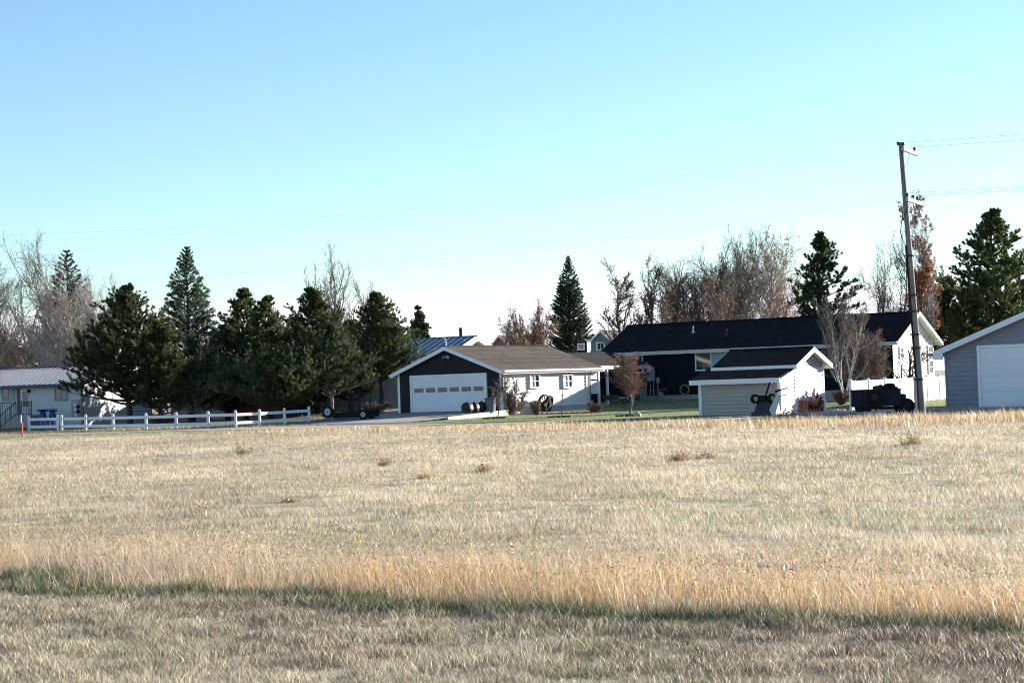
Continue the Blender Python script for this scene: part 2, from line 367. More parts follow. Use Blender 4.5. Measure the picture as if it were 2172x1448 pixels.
# 1. mown foreground (short, mixed green / straw / brown)
n = 620000; x, y = scatter(r, n, 9.5, 24, .6); s = sband(x, y); k = s < .3; x, y, s = x[k], y[k], s[k]; n = len(x)
g = smv(.38, .70, fnoise(x, y, .9, 51)); br = smv(.5, .68, fnoise(x, y, 1.3, 61)) * .8 + smv(.3, 2.5, x) * smv(-2.6, -.6, -abs(s + 2.0)) * 3.2 + smv(10.5, 14, x + y * .55) * 0
edge = smv(-.75, -.15, s)
col = mixcol(r, [(.95 * np.ones(n), [STRAW, PALE, GREYB], [.42, .38, .2]), (.26 + g * .55 + edge * 2.4, [(.13, .16, .05), DGREEN], [.45, .55]), (.12 + br * .9, [BROWN, (.16, .11, .09), (.07, .05, .04)], [.35, .3, .35])])
hh = (.018 + .038 * r.rand(n) ** 1.5) * (.75 + 1.0 * smv(.3, .7, fnoise(x, y, .35, 71))) * (1 + edge * .7); col *= 1.05 * (.62 + .7 * fnoise(x, y, .45, 171))[:, None] * r.choice([.45, 1, 1.45], n)[:, None]  # some blades darkened at random, shade of the gaps put into their colour
blades('mown_grass', x, y, hh, r.uniform(.0025, .005, n) * (y / 14), hh * .65, col, gz, 'short mown grass of mixed green and straw along the front of the field', seed=2)
# 2. tall golden band
n = 150000; x, y = scatter(r, n, 10, 30, .6); s = sband(x, y)
dens = smv(-.25, .5, s) * (1 - smv(.5, 4.6, s + (fnoise(x, y, 2.5, 81) - .5) * 5)) ** 1.2; k = r.rand(n) < dens; x, y, s = x[k], y[k], s[k]; n = len(x)
hh = (.10 + .27 * r.rand(n) ** 1.9) * (.50 + 1.0 * fnoise(x, y, 1.1, 91)) * (1 - .35 * smv(2.5, 6, s))
gw = fnoise(x, y * .7, 1.8, 141)
col = mixcol(r, [(smv(.3, .6, gw) + .05, [GOLD, (.64, .50, .30), RUST, PALE], [.46, .28, .12, .14]), (smv(.7, .35, gw) * 0 + (1 - smv(.35, .6, gw)) + smv(1.5, 5, s), [STRAW, PALE, GREYB, BROWN], [.4, .3, .2, .1])])
blades('tall_golden_grass', x, y, hh, r.uniform(.0025, .005, n), hh * .5, col, gz, 'tall golden dry grass in a band across the front of the field', seed=3)
# seed heads and small dry leaves on that band
n = 520000; x, y = scatter(r, n, 10, 30, .6); s = sband(x, y); k = r.rand(n) < smv(-.1, .5, s) * (1 - smv(1.0, 4.8, s + (fnoise(x, y, 2.5, 81) - .5) * 5)); x, y = x[k], y[k]; n = len(x)
z = gz(x, y) + r.uniform(.05, .38, n) * (.6 + .7 * fnoise(x, y, 1.4, 91)); c0 = np.stack([x, y, z], 1); d1 = r.normal(size=(n, 3)); d2 = r.normal(size=(n, 3))
sz = r.uniform(.0025, .0075, (n, 1)); d1 *= np.where(r.rand(n, 1) < .55, r.uniform(1.2, 2.4, (n, 1)), 1); V = np.stack([c0 + d1 * sz, c0 + d2 * sz * .6, c0 - d1 * sz * .7], 1).reshape(-1, 3)
tag(np_mesh('seed_heads', V, np.arange(3 * n).reshape(-1, 3), M_blade, col=np.repeat(palette(r, n, [(.66, .47, .24), RUST, PALE, (.10, .06, .035), STRAW], [.30, .2, .14, .22, .14]), 3, 0)), 'dry seed heads on the tall golden grass', None, None, 'stuff')
# 3. the open field
n = 950000; x, y = scatter(r, n, 10, 86, 1.25); s = sband(x, y); k = (s > .2) & (y < rf(x)) & (r.rand(n) < np.where(s < 4, .45, 1)); x, y = x[k], y[k]; n = len(x)
g, b = field_patch(x, y); g = g + smv(.52, .64, fnoise(x, y * .7, 1.3, 191)) * (1 - smv(22, 34, y)) * .9; far = smv(30, 55, y)
col = mixcol(r, [(1.0 + far * .5, [STRAW, PALE, GREYB, GOLD], [.36, .38, .20, .06]), (.09 + g * .55 * (1 - .35 * far), [GREEN, (.22, .25, .10), DGREEN], [.4, .45, .15]), (.05 + b * .35, [BROWN, RUST, GREYB], [.4, .2, .4])])
hh = (.03 + .072 * r.rand(n) ** 1.5) * (.55 + 1.0 * smv(.25, .75, fnoise(x, y, 1.1, 101))) * (1 - .3 * np.clip(g, 0, 1))
col *= (.58 + .84 * fnoise(x, y * .5, 4.2, 151))[:, None] * (.75 + .5 * fnoise(x, y, .7, 161))[:, None] * r.choice([.75, 1, 1.2], n)[:, None]
blades('field_grass', x, y, hh, r.uniform(.0025, .005, n) * (y / 18) ** .85, hh * .6, col, gz, 'pale dry grass covering the open field', seed=4)
# 4. golden fringe at the far edge of the field, taller to the right
n = 150000; x, y = scatter(r, n, 50, 86, .0); e = rf(x); t = e - y
wid = np.interp(x, [-25, -12, 0, 8, 14, 25], [9, 8, 14, 17, 18, 21]); dens = smv(1.2, 3.5, t - np.interp(x, [-9, 0, 8, 12, 16, 22], [1, 2.5, 4, 5, 5.5, 4.5])) * (1 - smv(wid * .5, wid, t + (fnoise(x, y, 3, 111) - .5) * 8))
k = r.rand(n) < dens; x, y = x[k], y[k]; n = len(x)
hh = (.12 + .22 * r.rand(n) ** 1.5) * (.4 + 1.1 * fnoise(x, y, 2.5, 121)) * np.interp(x, [-20, 0, 8, 14, 24], [.9, .75, 1.0, 1.3, 1.35])
col = palette(r, n, [GOLD, STRAW, GREYB, RUST, (.3, .27, .12)], [.24, .32, .16, .14, .14])
blades('edge_grass', x, y, hh, r.uniform(.012, .022, n), hh * .25, col, gz, 'golden dry grass along the far edge of the field beside the road', seed=5)
# green verge between fringe and road
n = 40000; x = r.uniform(-26, 24, n); t = r.rand(n); y = rf(x) - 4.5 + 4.6 * t; hh = r.uniform(.03, .08, n)
blades('verge_grass', x, y, hh, r.uniform(.012, .022, n), hh * .5, palette(r, n, [GREEN, (.24, .26, .10), STRAW], [.35, .35, .3]), gz, 'short green verge grass beside the gravel road', seed=6)
# lawn blades
n = 110000; x = r.uniform(-6.2, 26, n); y = r.uniform(80, 128, n); k = y > LF(x); x, y = x[k], y[k]; n = len(x); hh = r.uniform(.02, .05, n)
blades('lawn_grass', x, y, hh, r.uniform(.015, .025, n), hh * .5, palette(r, n, [(.17, .21, .07), (.27, .31, .12), (.40, .40, .22)], [.4, .4, .2]), lambda a, b: terrv(a, b) + .03, 'green lawn grass in front of the houses', mt=M_leaf, seed=7)
n = 50000; x = r.uniform(-34, -9.5, n); y = r.uniform(98, 125, n); k = (y > rb(x) + .2); x, y = x[k], y[k]; n = len(x); hh = r.uniform(.03, .16, n) * (.3 + fnoise(x, y, 3, 131))
blades('yard_grass', x, y, hh, r.uniform(.012, .02, n), hh * .5, palette(r, n, [BROWN, STRAW, DGREEN, (.2, .2, .08)], [.3, .25, .25, .2]), lambda a, b: terrv(a, b), 'rough dry grass under the pine trees behind the rail fence', seed=8)
# weeds that stand out of the field, and their flattened brown clumps
def weed(px, py, wpx, hh_, label, c=(BROWN, GREYB, STRAW)):
    p = P(px, py); w = wpx / FPX * p.y; rr = random.Random(px); V = []; Cc = []
    R = np.random.RandomState(px); n = 150
    bx = R.normal(0, w * .15, n); by = R.normal(0, w * .15, n); a = R.uniform(0, 2 * PI, n); l = R.uniform(.4, 1, n) * hh_
    b = np.stack([bx, by, np.zeros(n)], 1); t = b + np.stack([np.cos(a) * l * .7, np.sin(a) * l * .7, l * R.uniform(.4, 1, n)], 1)
    wd = R.uniform(.004, .010, n)[:, None] * p.y / 30; sidev = np.stack([-np.sin(a), np.cos(a), np.zeros(n)], 1) * wd
    V = np.stack([b - sidev, b + sidev, t], 1)
    tl = t + R.normal(0, .02, (n, 3)); d = R.normal(size=(n, 3)) * .012 * p.y / 30; e = R.normal(size=(n, 3)) * .012 * p.y / 30
    V2 = np.stack([tl + d, tl + e, tl - d], 1); V = np.concatenate([V, V2], 0).reshape(-1, 3)
    o = np_mesh('dry_weed', V, np.arange(len(V)).reshape(-1, 3), M_blade, col=np.repeat(palette(R, 2 * n, list(c), [1] * len(c)), 3, 0))
    o.location = p; tag(o, label, 'weed', 'dry weeds standing in the field')
weed(517, 965, 40, .30, 'spindly brown weed in the far left of the field below the fence end')
weed(1440, 978, 60, .28, 'wide brown weed in the far field below the pale shed', (BROWN, GREYB, RUST))
weed(905, 1018, 70, .22, 'golden flattened weed tuft in the middle of the field', (GOLD, STRAW, RUST))
weed(1935, 945, 60, .40, 'golden weed tuft in the far right field below the utility pole', (GOLD, STRAW, GREEN))
weed(612, 1068, 55, .10, 'flat round mat of brown dead weed left of the field centre', (BROWN, BROWN, RUST))
weed(1030, 1000, 60, .20, 'low brown weed in the far middle of the field', (BROWN, GOLD, GREYB))
weed(1500, 972, 70, .22, 'golden brown weed just right of the wide brown one in the far field', (GOLD, BROWN, STRAW))
weed(430, 1090, 80, .20, 'reddish weed patch in the left half of the field', (RUST, STRAW, BROWN))
weed(815, 990, 30, .20, 'small brown weed left of the golden tuft in the middle field', (BROWN, STRAW, RUST))
# ================================================================ BUILDINGS
def mesh2(mb, name, mats, split, parent):
    o = mb.build(name, mats[0], parent)
    for mt in mats[1:]: o.data.materials.append(mt)
    for p in o.data.polygons:
        if p.index >= split: p.material_index = 1
    return o
def gable(fr, th, x0, x1, y0, y1, zt, zr, axis, side, roofm, step=.2, oh=.35, ohg=.3, trim=M_white, fas=.2, z0=0.0,
          faces=('b0', 'a1', 'a0', 'b1'), ribs=None, rw=.03, ribm=None, corners=True, sidem=None, lg=None, gut=False, oh1=None):
    if axis == 'y': T = lambda a, b, z: (a, b, z); a0, a1, b0, b1 = x0, x1, y0, y1
    else: T = lambda a, b, z: (b, a, z); a0, a1, b0, b1 = y0, y1, x0, x1
    am = (a0 + a1) / 2; k = (zr - zt) / ((a1 - a0) / 2)
    def rng(z):
        if z <= zt: return a0, a1
        h = max(.001, (zr - z) / k); return am - h, am + h
    core = MB(); core.prism([(a0 + .01, z0), (a1 - .01, z0), (a1 - .01, zt - .02), (am, zr - .03), (a0 + .01, zt - .02)], lambda a, o, z: T(a, o, z), b0 + .01, b1 - .01)
    mE0 = lambda s, o, z: T(s, b0 - o, z); mE1 = lambda s, o, z: T(s, b1 + o, z)
    mS0 = lambda s, o, z: T(a0 - o, s, z); mS1 = lambda s, o, z: T(a1 + o, s, z)
    core.clap(mE0, rng, z0, zr - .04, step); core.clap(mE1, rng, z0, zr - .04, step)
    core.clap(mS0, lambda z: (b0, b1), z0, zt, step); core.clap(mS1, lambda z: (b0, b1), z0, zt, step)
    core.build('wall', side, th)
    if corners:
        for a in (a0, a1):
            for b in (b0, b1):
                c = MB(); sa = -1 if a == a0 else 1; sb = -1 if b == b0 else 1
                q0 = T(a - sa * .09, b - sb * .09, z0); q1 = T(a + sa * .058, b + sb * .058, zt - .03)
                c.box(min(q0[0], q1[0]), max(q0[0], q1[0]), min(q0[1], q1[1]), max(q0[1], q1[1]), z0 + .01, zt - .03); c.build('corner_trim', trim, th)
    R = MB(); tk = .10
    o1 = ohg if oh1 is None else oh1
    zz = lambda a: zr - k * abs(a - am) + .10
    B0, B1 = b0 - ohg, b1 + o1
    for e in (a0 - oh, a1 + oh): R.slab(T(am, B0, zz(am)), T(am, B1, zz(am)), T(e, B1, zz(e)), T(e, B0, zz(e)), tk)
    R.bar(T(am, B0, zz(am) + .01), T(am, B1, zz(am) + .01), .22, .05)
    sp = len(R.f)
    if ribs:
        t = B0 + ribs / 2
        while t < B1:
            for e in (a0 - oh, a1 + oh):
                f = .06; R.bar(T(am + (e - am) * f, t, zz(am + (e - am) * f) + .025), T(e, t, zz(e) + .02), rw, .05)
            t += ribs
    roof = mesh2(R, 'roof', [roofm, ribm or M_rib], sp, th)
    for e, sg in ((a0 - oh, -1), (a1 + oh, 1)):
        f = MB(); z = zz(e)
        if gut:
            f.bar(T(e + sg * .07, B0 + .02, z - .06), T(e + sg * .07, B1 - .02, z - .06), .13, .11); f.build('gutter', M_gutter, th)
            f = MB()
        f.bar(T(e + sg * .004, B0, z - fas / 2 - .015), T(e + sg * .004, B1, z - fas / 2 - .015), .03, fas); f.build('fascia', trim, th)
    for b, sg in ((B0, -1), (B1, 1)):
        for e in (a0 - oh, a1 + oh):
            f = MB(); f.add([T(am, b + sg * .004, zz(am) - .012), T(e, b + sg * .004, zz(e) - .012), T(e, b + sg * .004, zz(e) - fas - .03), T(am, b + sg * .004, zz(am) - fas - .03),
                             T(am, b + sg * .035, zz(am) - .012), T(e, b + sg * .035, zz(e) - .012), T(e, b + sg * .035, zz(e) - fas - .03), T(am, b + sg * .035, zz(am) - fas - .03)],
                            [(0, 1, 2, 3), (7, 6, 5, 4), (0, 4, 5, 1), (1, 5, 6, 2), (2, 6, 7, 3), (3, 7, 4, 0)]); f.build('rake_board', trim, th)
            s_ = MB(); s_.add([T(am, b - sg * .02, zz(am) - .115), T(e, b - sg * .02, zz(e) - .115), T(e, (b0 if sg < 0 else b1), zz(e) - .115), T(am, (b0 if sg < 0 else b1), zz(am) - .115)], [(0, 1, 2, 3)])
            s_.v += [(v[0], v[1], v[2] - .02) for v in s_.v]; s_.f.append((7, 6, 5, 4)); s_.f += [(0, 4, 5, 1), (1, 5, 6, 2), (2, 6, 7, 3), (3, 7, 4, 0)]
            s_.build('soffit', trim, th)
    return mE0, mE1, mS0, mS1, zz
def window(th, m, a0, a1, z0, z1, fw=.08, mull=(), rails=(), curtain=None, frame=M_white, proud=.055, label=None):
    m_ = m; m = lambda a, o, z: m_(a, o + .025 if o >= 0 else o, z); f = MB()
    f.mbox(m, a0 - fw, a0, -.02, proud, z0 - fw, z1 + fw); f.mbox(m, a1, a1 + fw, -.02, proud, z0 - fw, z1 + fw)
    f.mbox(m, a0, a1, -.02, proud, z1, z1 + fw); f.mbox(m, a0, a1, -.02, proud + .01, z0 - fw, z0)
    for q in mull: f.mbox(m, q - .025, q + .025, 0, proud - .01, z0, z1)
    for q in rails: f.mbox(m, a0, a1, 0, proud - .013, q - .02, q + .02)
    o = f.build('window', frame, th)
    g = MB(); g.mbox(m, a0, a1, .0, .028, z0, z1); g.build('pane', M_glass, o)
    if curtain:
        c = MB(); c.mbox(m, curtain[0], curtain[1], .0, .033, z0 + .02, z1 - .02); c.build('curtain', M_curtain, o)
    if label: o['label'] = label
    return o
def sectional_door(th, m, a0, a1, z0, z1, rows=4, cols=4, glass_row=None, ng=0, tw=.12):
    m_ = m; m = lambda a, o, z: m_(a, o + .03 if o >= 0 else o, z); t = MB(); t.mbox(m, a0 - tw, a0, -.02, .085, z0, z1 + tw); t.mbox(m, a1, a1 + tw, -.02, .085, z0, z1 + tw); t.mbox(m, a0, a1, -.02, .085, z1, z1 + tw); t.build('door_trim', M_white, th)
    d = MB(); hr = (z1 - z0) / rows; wc = (a1 - a0) / cols
    for r_ in range(rows):
        d.mbox(m, a0, a1, -.02, .045, z0 + r_ * hr + .014, z0 + (r_ + 1) * hr - .014)
        if r_ == glass_row: continue
        for c in range(cols): d.mbox(m, a0 + c * wc + .1, a0 + (c + 1) * wc - .1, .045, .062, z0 + r_ * hr + .12, z0 + (r_ + 1) * hr - .12)
    d.mbox(m, a0, a1, -.02, .012, z0, z1); o = d.build('garage_door', M_door, th)
    if ng:
        w = (a1 - a0) / (ng + .15)
        for i in range(ng):
            c = a0 + (i + .62) * w - .02 * w; zc = z0 + (glass_row + .5) * hr; g = MB()
            g.mbox(m, c - w * .40, c + w * .40, .03, .049, zc - hr * .26, zc + hr * .26); g.build('window_pane', M_glass, o)
    return o

# ---- garage with the brown shingle roof (centre)
gf = Frame(GO, -36)
xl = gf.x(847, 0, 1); yb = gf.y(1247, 0, 1); zt = gf.z(784, 0, 0); zr = gf.z(738, xl / 2, -.35)
g = fthing('garage', 'charcoal garage with wide white door under a brown shingle gable roof in the centre', 'garage', gf)
yb2 = gf.y(1283, .4, 2.2)
mF, mB_, mL, mR, gzz = gable(gf, g, xl, 0, 0, yb, zt, zr, 'y', M_charcoal, M_brown_sh, step=.2, oh=.35, ohg=.35, fas=.2, gut=True, oh1=yb2 - yb)
# the long side wall is clad in white boards
c = MB(); c.clap(lambda s, o, z: (.028 + o, s, z), lambda z: (.05, yb), .12, zt - .02, .2, .03); c.build('side_cladding', M_whiteside, g)
f_ = MB(); f_.box(-.02, .07, .0, yb, -.6, .10); f_.build('foundation', M_conc, g)
a0, a1 = gf.x(876, 0, 1), gf.x(1031, 0, 1); zd = gf.z(798, (a0 + a1) / 2, 0)
sectional_door(g, mF, a0, a1, 0.02, zd, rows=4, cols=6, glass_row=2, ng=6)
for px in (1130, 1200):
    yc = gf.y(px, 0, 1.8); zc = gf.z(808, 0, yc); window(g, lambda s, o, z: (.05 + o, s, z), yc - .40, yc + .40, zc - .32, zc + .32, fw=.08, mull=(yc,), rails=(zc,), curtain=(yc - .38, yc + .2) if px == 1200 else (yc - .38, yc + .02), proud=.09)
fl = MB(); zc = gf.z(757, xl / 2, 0); xm = gf.x(950, 0, zc); fl.box(xm - .09, xm + .09, -.08, -.02, zc - .08, zc + .08)
for s_ in (-1, 1): fl.tube([(xm + s_ * .06, -.10, zc), (xm + s_ * .20, -.26, zc - .02)], [.05, .09], 10)
fl.build('floodlight', M_greym, g)
for y_, px in ((.15, 0), (yb - .1, 0)):
    dp = MB(); dp.tube([(.42, y_, zt - .12), (.30, y_, zt - .25), (.13, y_, zt - .4), (.13, y_, .25), (.25, y_, .12)], .04, 8); dp.build('downspout', M_gutter, g)
# porch behind the garage: posts, lattice panels, low dark connecting roof
po = MB(); po.box(-.02, .10, yb2 - .25, yb2 - .12, -.1, zt - .1); po.build('porch_post', M_white, g)
po = MB(); po.box(-.02, .10, yb + .05, yb + .17, -.1, zt - .1); po.build('porch_post', M_wood, g)
def lattice(mb, y0, y1, z0, z1, x, arch=False):
    s = .13; n_ = int((y1 - y0 + z1 - z0) / s) + 2
    def top(y): return z1 if not arch else z0 + (z1 - z0) * (.45 + .55 * math.sqrt(max(0, 1 - ((y - (y0 + y1) / 2) / ((y1 - y0) / 2)) ** 2)))
    for i in range(-n_, n_):
        for d in (1, -1):
            pts = []
            for q in range(41):
                y = y0 + (y1 - y0) * q / 40; z = (z0 + z1) / 2 + d * (y - (y0 + y1) / 2) + i * s
                if z0 <= z <= top(y): pts.append((x + d * .006, y, z))
            if len(pts) > 2: mb.bar(pts[0], pts[-1], .008, .045)
    mb.bar((x, y0, z0), (x, y1, z0), .03, .06); mb.bar((x, y0, z0), (x, y0, top(y0)), .03, .06, (0, 1, 0)); mb.bar((x, y1, z0), (x, y1, top(y1)), .03, .06, (0, 1, 0))
    pp = [(x, y0 + (y1 - y0) * q / 12, top(y0 + (y1 - y0) * q / 12)) for q in range(13)]
    for q in range(12): mb.bar(pp[q], pp[q + 1], .03, .06)
zs = gf.z(805, .05, yb2 - 1)
lt = MB(); lattice(lt, yb + .3, yb2 - .3, .75, zs - .10, .04); lt.build('lattice_panel', M_white, g)
lt = MB(); lattice(lt, yb + .3, yb2 - .3, zs + .06, zt - .25, .04, True); lt.build('lattice_arch', M_white, g)
vp = MB(); vx, vy = xl / 2, yb * .10; z0 = gzz(xl / 2); vp.tube([(vx, -.2, z0 - .05), (vx, -.2, z0 + .32)], .035, 8); vp.tube([(vx, -.2, z0 + .32), (vx - .1, -.2, z0 + .44)], .05, 8); vp.build('vent_pipe', M_white, g)
vp = MB(); vy = yb2 - .3; vx = xl * .5; vp.tube([(vx, vy, z0 - .05), (vx, vy, z0 + .35)], .04, 8); vp.build('vent_pipe', M_white, g)

# ---- big dark house behind
PHI = -28
hz = P(1400, 849)
hf0 = Frame(hz, PHI)                       # point on the front wall; find the right front corner
xr = hf0.x(1893, 0, 2); xle = hf0.x(1291, 0, 2)
hf = Frame(hf0.w(xr, 0, 0), PHI)
hl = xle - xr; hy = hf.y(1978, 0, 3); hzt = hf.z(737, hf.x(1500), 0); hzr = hf.z(680, hf.x(1560), hy / 2)
h = fthing('house', 'long dark navy ranch house with dark shingle roof and pale right gable end', 'house', hf)
kx = 0
mL2, mB2, mF2, mR2, hzz = gable(hf, h, hl, 0, 0, hy, hzt, hzr, 'x', M_navy, M_dark_sh, step=.2, oh=.55, ohg=.5, fas=.2, gut=True, z0=-.5, corners=False)
c = MB(); kk = (hzr - hzt) / (hy / 2)
c.clap(lambda s, o, z: (.03 + o, s, z), lambda z: (0.0, hy) if z <= hzt else (hy / 2 - max(0.001, (hzr - z) / kk), hy / 2 + max(0.001, (hzr - z) / kk)), -.4, hzr - .05, .2, .03); c.build('gable_cladding', M_whiteside, h)
f_ = MB(); f_.box(hl, 0, -.06, .0, -.6, .28); f_.build('foundation', M_conc, h)
def hwin(p0, p1, q0, q1, mull=True, cur=True):
    a, b = hf.x(p0, 0, 2), hf.x(p1, 0, 2); zl, zh = hf.z(q1, (a + b) / 2, 0), hf.z(q0, (a + b) / 2, 0)
    window(h, mF2, a, b, zl, zh, mull=((a + b) / 2,) if mull else (), curtain=((a + b) / 2 + .03, b) if cur else None)
hwin(1478, 1540, 748, 783); hwin(1318, 1363, 753, 789, cur=False)
for q0, q1, p0, p1 in ((735, 760, 1966, 1975), (766, 790, 1966, 1975), (738, 758, 1906, 1913)):
    ya, yb_ = hf.y(p0, 0, 2), hf.y(p1, 0, 2); zl, zh = hf.z(q1, 0, (ya + yb_) / 2), hf.z(q0, 0, (ya + yb_) / 2)
    window(h, lambda s, o, z: (.055 + o, s, z), ya, yb_, zl, zh, rails=((zl + zh) / 2,))
def hbox(name, p0, p1, q0, q1, d, m, off=0.03):
    a, b = hf.x(p0, 0, 1), hf.x(p1, 0, 1); zl, zh = hf.z(q1, (a + b) / 2, 0), hf.z(q0, (a + b) / 2, 0)
    return a, b, zl, zh
a, b, zl, zh = hbox('', 1376, 1391, 778, 808, 0, 0)
o = MB().box(a, b, -.28, -.03, zl, zh).box(a + .02, b - .02, -.30, -.28, zl + .02, zh - .02).build('electric_cabinet', M_greym, h, bevel=.01)
MB().tube([((a * .75 + b * .25), -.31, (zl + zh) / 2 + .05), ((a * .75 + b * .25), -.36, (zl + zh) / 2 + .05)], .08, 12).build('meter_dial', M_glass, o)
for px, top in ((1372, 806), (1381, 808), (1388, 808), (1397, 808)):
    q = hf.x(px, 0, 1); zt_ = hf.z(top, q, 0); MB().tube([(q, -.12, zt_), (q, -.12, .05)], .035, 8).build('conduit', M_greym, h)
a, b, zl, zh = hbox('', 1394, 1401, 800, 812, 0, 0); MB().box(a, b, -.16, -.03, zl, zh).build('junction_box', M_greym, h, bevel=.008)
q0_, q1_ = hf.x(1376, 0, 1), hf.x(1400, 0, 1); zz_ = hf.z(828, q0_, 0); MB().tube([(q0_, -.12, zz_), (q1_, -.12, zz_)], .02, 6).build('gas_pipe', M_greym, h)
q = hf.x(1405, 0, 1); zc = hf.z(835, q, 0)
gm = MB().tube([(q, -.35, zc - .15), (q, -.35, zc + .12)], [.17, .15], 14).box(q - .17, q + .17, -.48, -.2, zc - .05, zc + .08).build('gas_meter', M_greym, h)
MB().tube([(q, -.35, zc + .12), (q, -.35, zc + .28), (q + .35, -.2, zc + .28), (q + .35, -.1, zc + .12)], .025, 6).build('meter_pipe', M_greym, gm)
q = hf.x(1454, 0, 1); zc = hf.z(826, q, 0); hr_ = MB()
for k in range(5): hr_.ring((q, -.10 - .03 * k, zc), (0, 1, 0), .26 + .02 * (k % 2), .32 + .02 * (k % 2), .03, 20)
hr_.build('garden_hose', mat('tan_hose', (.25, .22, .12), .6), h)
q = hf.x(1470, 0, 0); zf = .9; vv = MB(); qy = 2.4
qx = hf.x(1471, qy, 4); vz = hzz(qy); vv.tube([(qx, qy, vz - .05), (qx, qy, vz + .45)], [.06, .03], 8); vv.ring((qx, qy, vz + .03), (0, 0, 1), .04, .14, .03, 12); vv.build('vent_pipe', M_white, h)
qx = hf.x(1541, 1.6, 4); vz = hzz(1.6); vv = MB().tube([(qx, 1.6, vz - .05), (qx, 1.6, vz + .30)], .09, 8).tube([(qx, 1.6, vz + .28), (qx, 1.6, vz + .42)], [.16, .10], 8); vv.build('roof_vent', M_iron, h)
st = MB().box(hf.x(1370, 0, 0), hf.x(1402, 0, 0), -.9, -.07, -.1, .06).box(hf.x(1428, 0, 0), hf.x(1490, 0, 0), -2.4, -.07, -.1, .03).build('patio_slab', M_conc, h)
# air conditioner stands on the ground
p = hf.w(hf.x(1353, -.8, .5), -.9, 0); ac = thing('air_conditioner', 'grey outdoor air conditioner unit beside the dark house wall', 'air conditioner', p, PHI)
q = MB().box(-.42, .42, -.42, .42, .05, .80)
q.build('casing', M_greym, ac, bevel=.02)
for k in range(11): pass
gr = MB()
for k in range(14): gr.bar((-.40 + k * .06, -.435, .1), (-.40 + k * .06, -.435, .74), .02, .02)
gr.build('grille', M_iron, ac); MB().ring((0, 0, .82), (0, 0, 1), .05, .36, .03, 24).build('fan_guard', M_iron, ac)
# connecting breezeway with a low dark roof between garage and house
cf = Frame(gf.w(-.6, yb2 + .05, 0), -36)
cw = fthing('breezeway', 'low dark-roofed breezeway linking the garage to the dark house', 'breezeway', cf)
zc2 = zt + .1; ln = 6.5
MB().slab((.1, 0, zc2), (.1, ln, zc2 + .1), (-3.2, ln, zc2 + .95), (-3.2, 0, zc2 + .85), .12).build('roof', M_dark_sh, cw)
MB().box(.08, .13, 0, ln, zc2 - .22, zc2 - .01).build('fascia', M_greym, cw)
for y_ in (1.6, 4.4): MB().box(-.05, .07, y_, y_ + .12, -.4, zc2 - .1).build('post', M_white, cw)
MB().box(-3.1, -2.9, 0, ln, -.4, zc2 + .7).build('back_wall', M_navy, cw)

# ---- small pale shed with a lean-to front
sf = Frame(P(1656, 879), -35)
sx0 = sf.x(1486, 0, 1); sy1 = sf.y(1685, 0, 1); sy2 = sf.y(1746, 0, 1)
s = fthing('shed', 'small pale shed with a lean-to front and white trim', 'shed', sf)
zlt = sf.z(800, 0, 0)                      # lean-to eave
zmt = sf.z(771, sf.x(1600, sy1), sy1 - .3)                 # main eave
zmr = sf.z(735, .3, (sy1 + sy2) / 2)
zj = zmt - .25
w_ = MB(); w_.prism([(0.01, -.2), (sy1, -.2), (sy1, zj), (0.01, zlt)], lambda a, o, z: (o, a, z), sx0 + .01, -.01)
w_.clap(lambda q, o, z: (q, -o, z), lambda z: (sx0, 0), 0, zlt, .17)
kk = (zj - zlt) / sy1
w_.clap(lambda q, o, z: (o, q, z), lambda z: ((0 if z <= zlt else min(sy1 - .01, (z - zlt) / kk)), sy1), 0, zj, .17)
w_.build('lean_to_wall', M_shedside, s)
o = s.children[-1] if s.children else None
R_ = MB(); zq = lambda y: zlt + (y) * kk + .10
R_.slab((sx0 - .35, -.35, zq(-.35)), (.18, -.35, zq(-.35)), (.18, sy1, zq(sy1)), (sx0 - .35, sy1, zq(sy1)), .09); R_.build('lean_to_roof', M_shed_sh, s)
MB().box(sx0 - .36, .19, -.39, -.355, zq(-.35) - .23, zq(-.35) - .01).build('lean_to_fascia', M_white, s)
for a in (sx0, 0): MB().box(a - .08, a + .08, -.06, .05, 0, zlt - .02).build('corner_trim', M_white, s)
MB().box(-.02, .045, -.05, .03, 0, zlt - .02)
# main body of the shed
s2f = s
T0 = len(s.children)
gable(sf, s, sx0 + .35, 0, sy1, sy2, zmt - .05, zmr - .1, 'x', M_shedside, M_shed_sh, step=.17, oh=.38, ohg=.32, fas=.2, corners=False)
sd_ = MB(); sd_.clap(lambda q, o, z: (.028 + o, q, z), lambda z: ((0 if z <= zlt else min(sy1 - .01, (z - zlt) / kk)), sy2), .02, min(zj, zmt - .05), .17); sd_.build('side_cladding', M_whiteside, s)
MB().box(.03, .07, sy1 - .05, sy1 + .05, 0, zmt).build('corner_trim', M_white, s); MB().box(.03, .07, sy2 - .08, sy2 + .02, 0, zmt).build('corner_trim', M_white, s)

# ---- blue-grey garage at the right edge
rfm = Frame(P(2009, 867), -26)
rx1 = 9.5; rzt = rfm.z(741, 0, 0)
peak = rfm.x(2172, -.3, 4); zp = rfm.z(650, peak, -.4); slope = (zp - (rfm.z(735, -.45, -.4))) / (peak + .45)
rzr = rzt + slope * rx1 / 2
rg = fthing('garage', 'blue grey garage with white sectional door cut off by the right edge', 'garage', rfm)
mF3, _, _, _, rzz = gable(rfm, rg, 0, rx1, 0, 8, rzt, rzr, 'y', M_greyside, M_dark_sh, step=.205, oh=.42, ohg=.4, fas=.24, corners=False)
MB().box(-.03, .06, -.06, .06, 0, rzt - .02).build('corner_trim', M_greyside, rg)
a0, a1 = rfm.x(2081, 0, 1), rx1 - 1.2; zd = rfm.z(738, a0, 0)
sectional_door(rg, mF3, a0, a1, .02, zd, rows=4, cols=3, tw=.11)
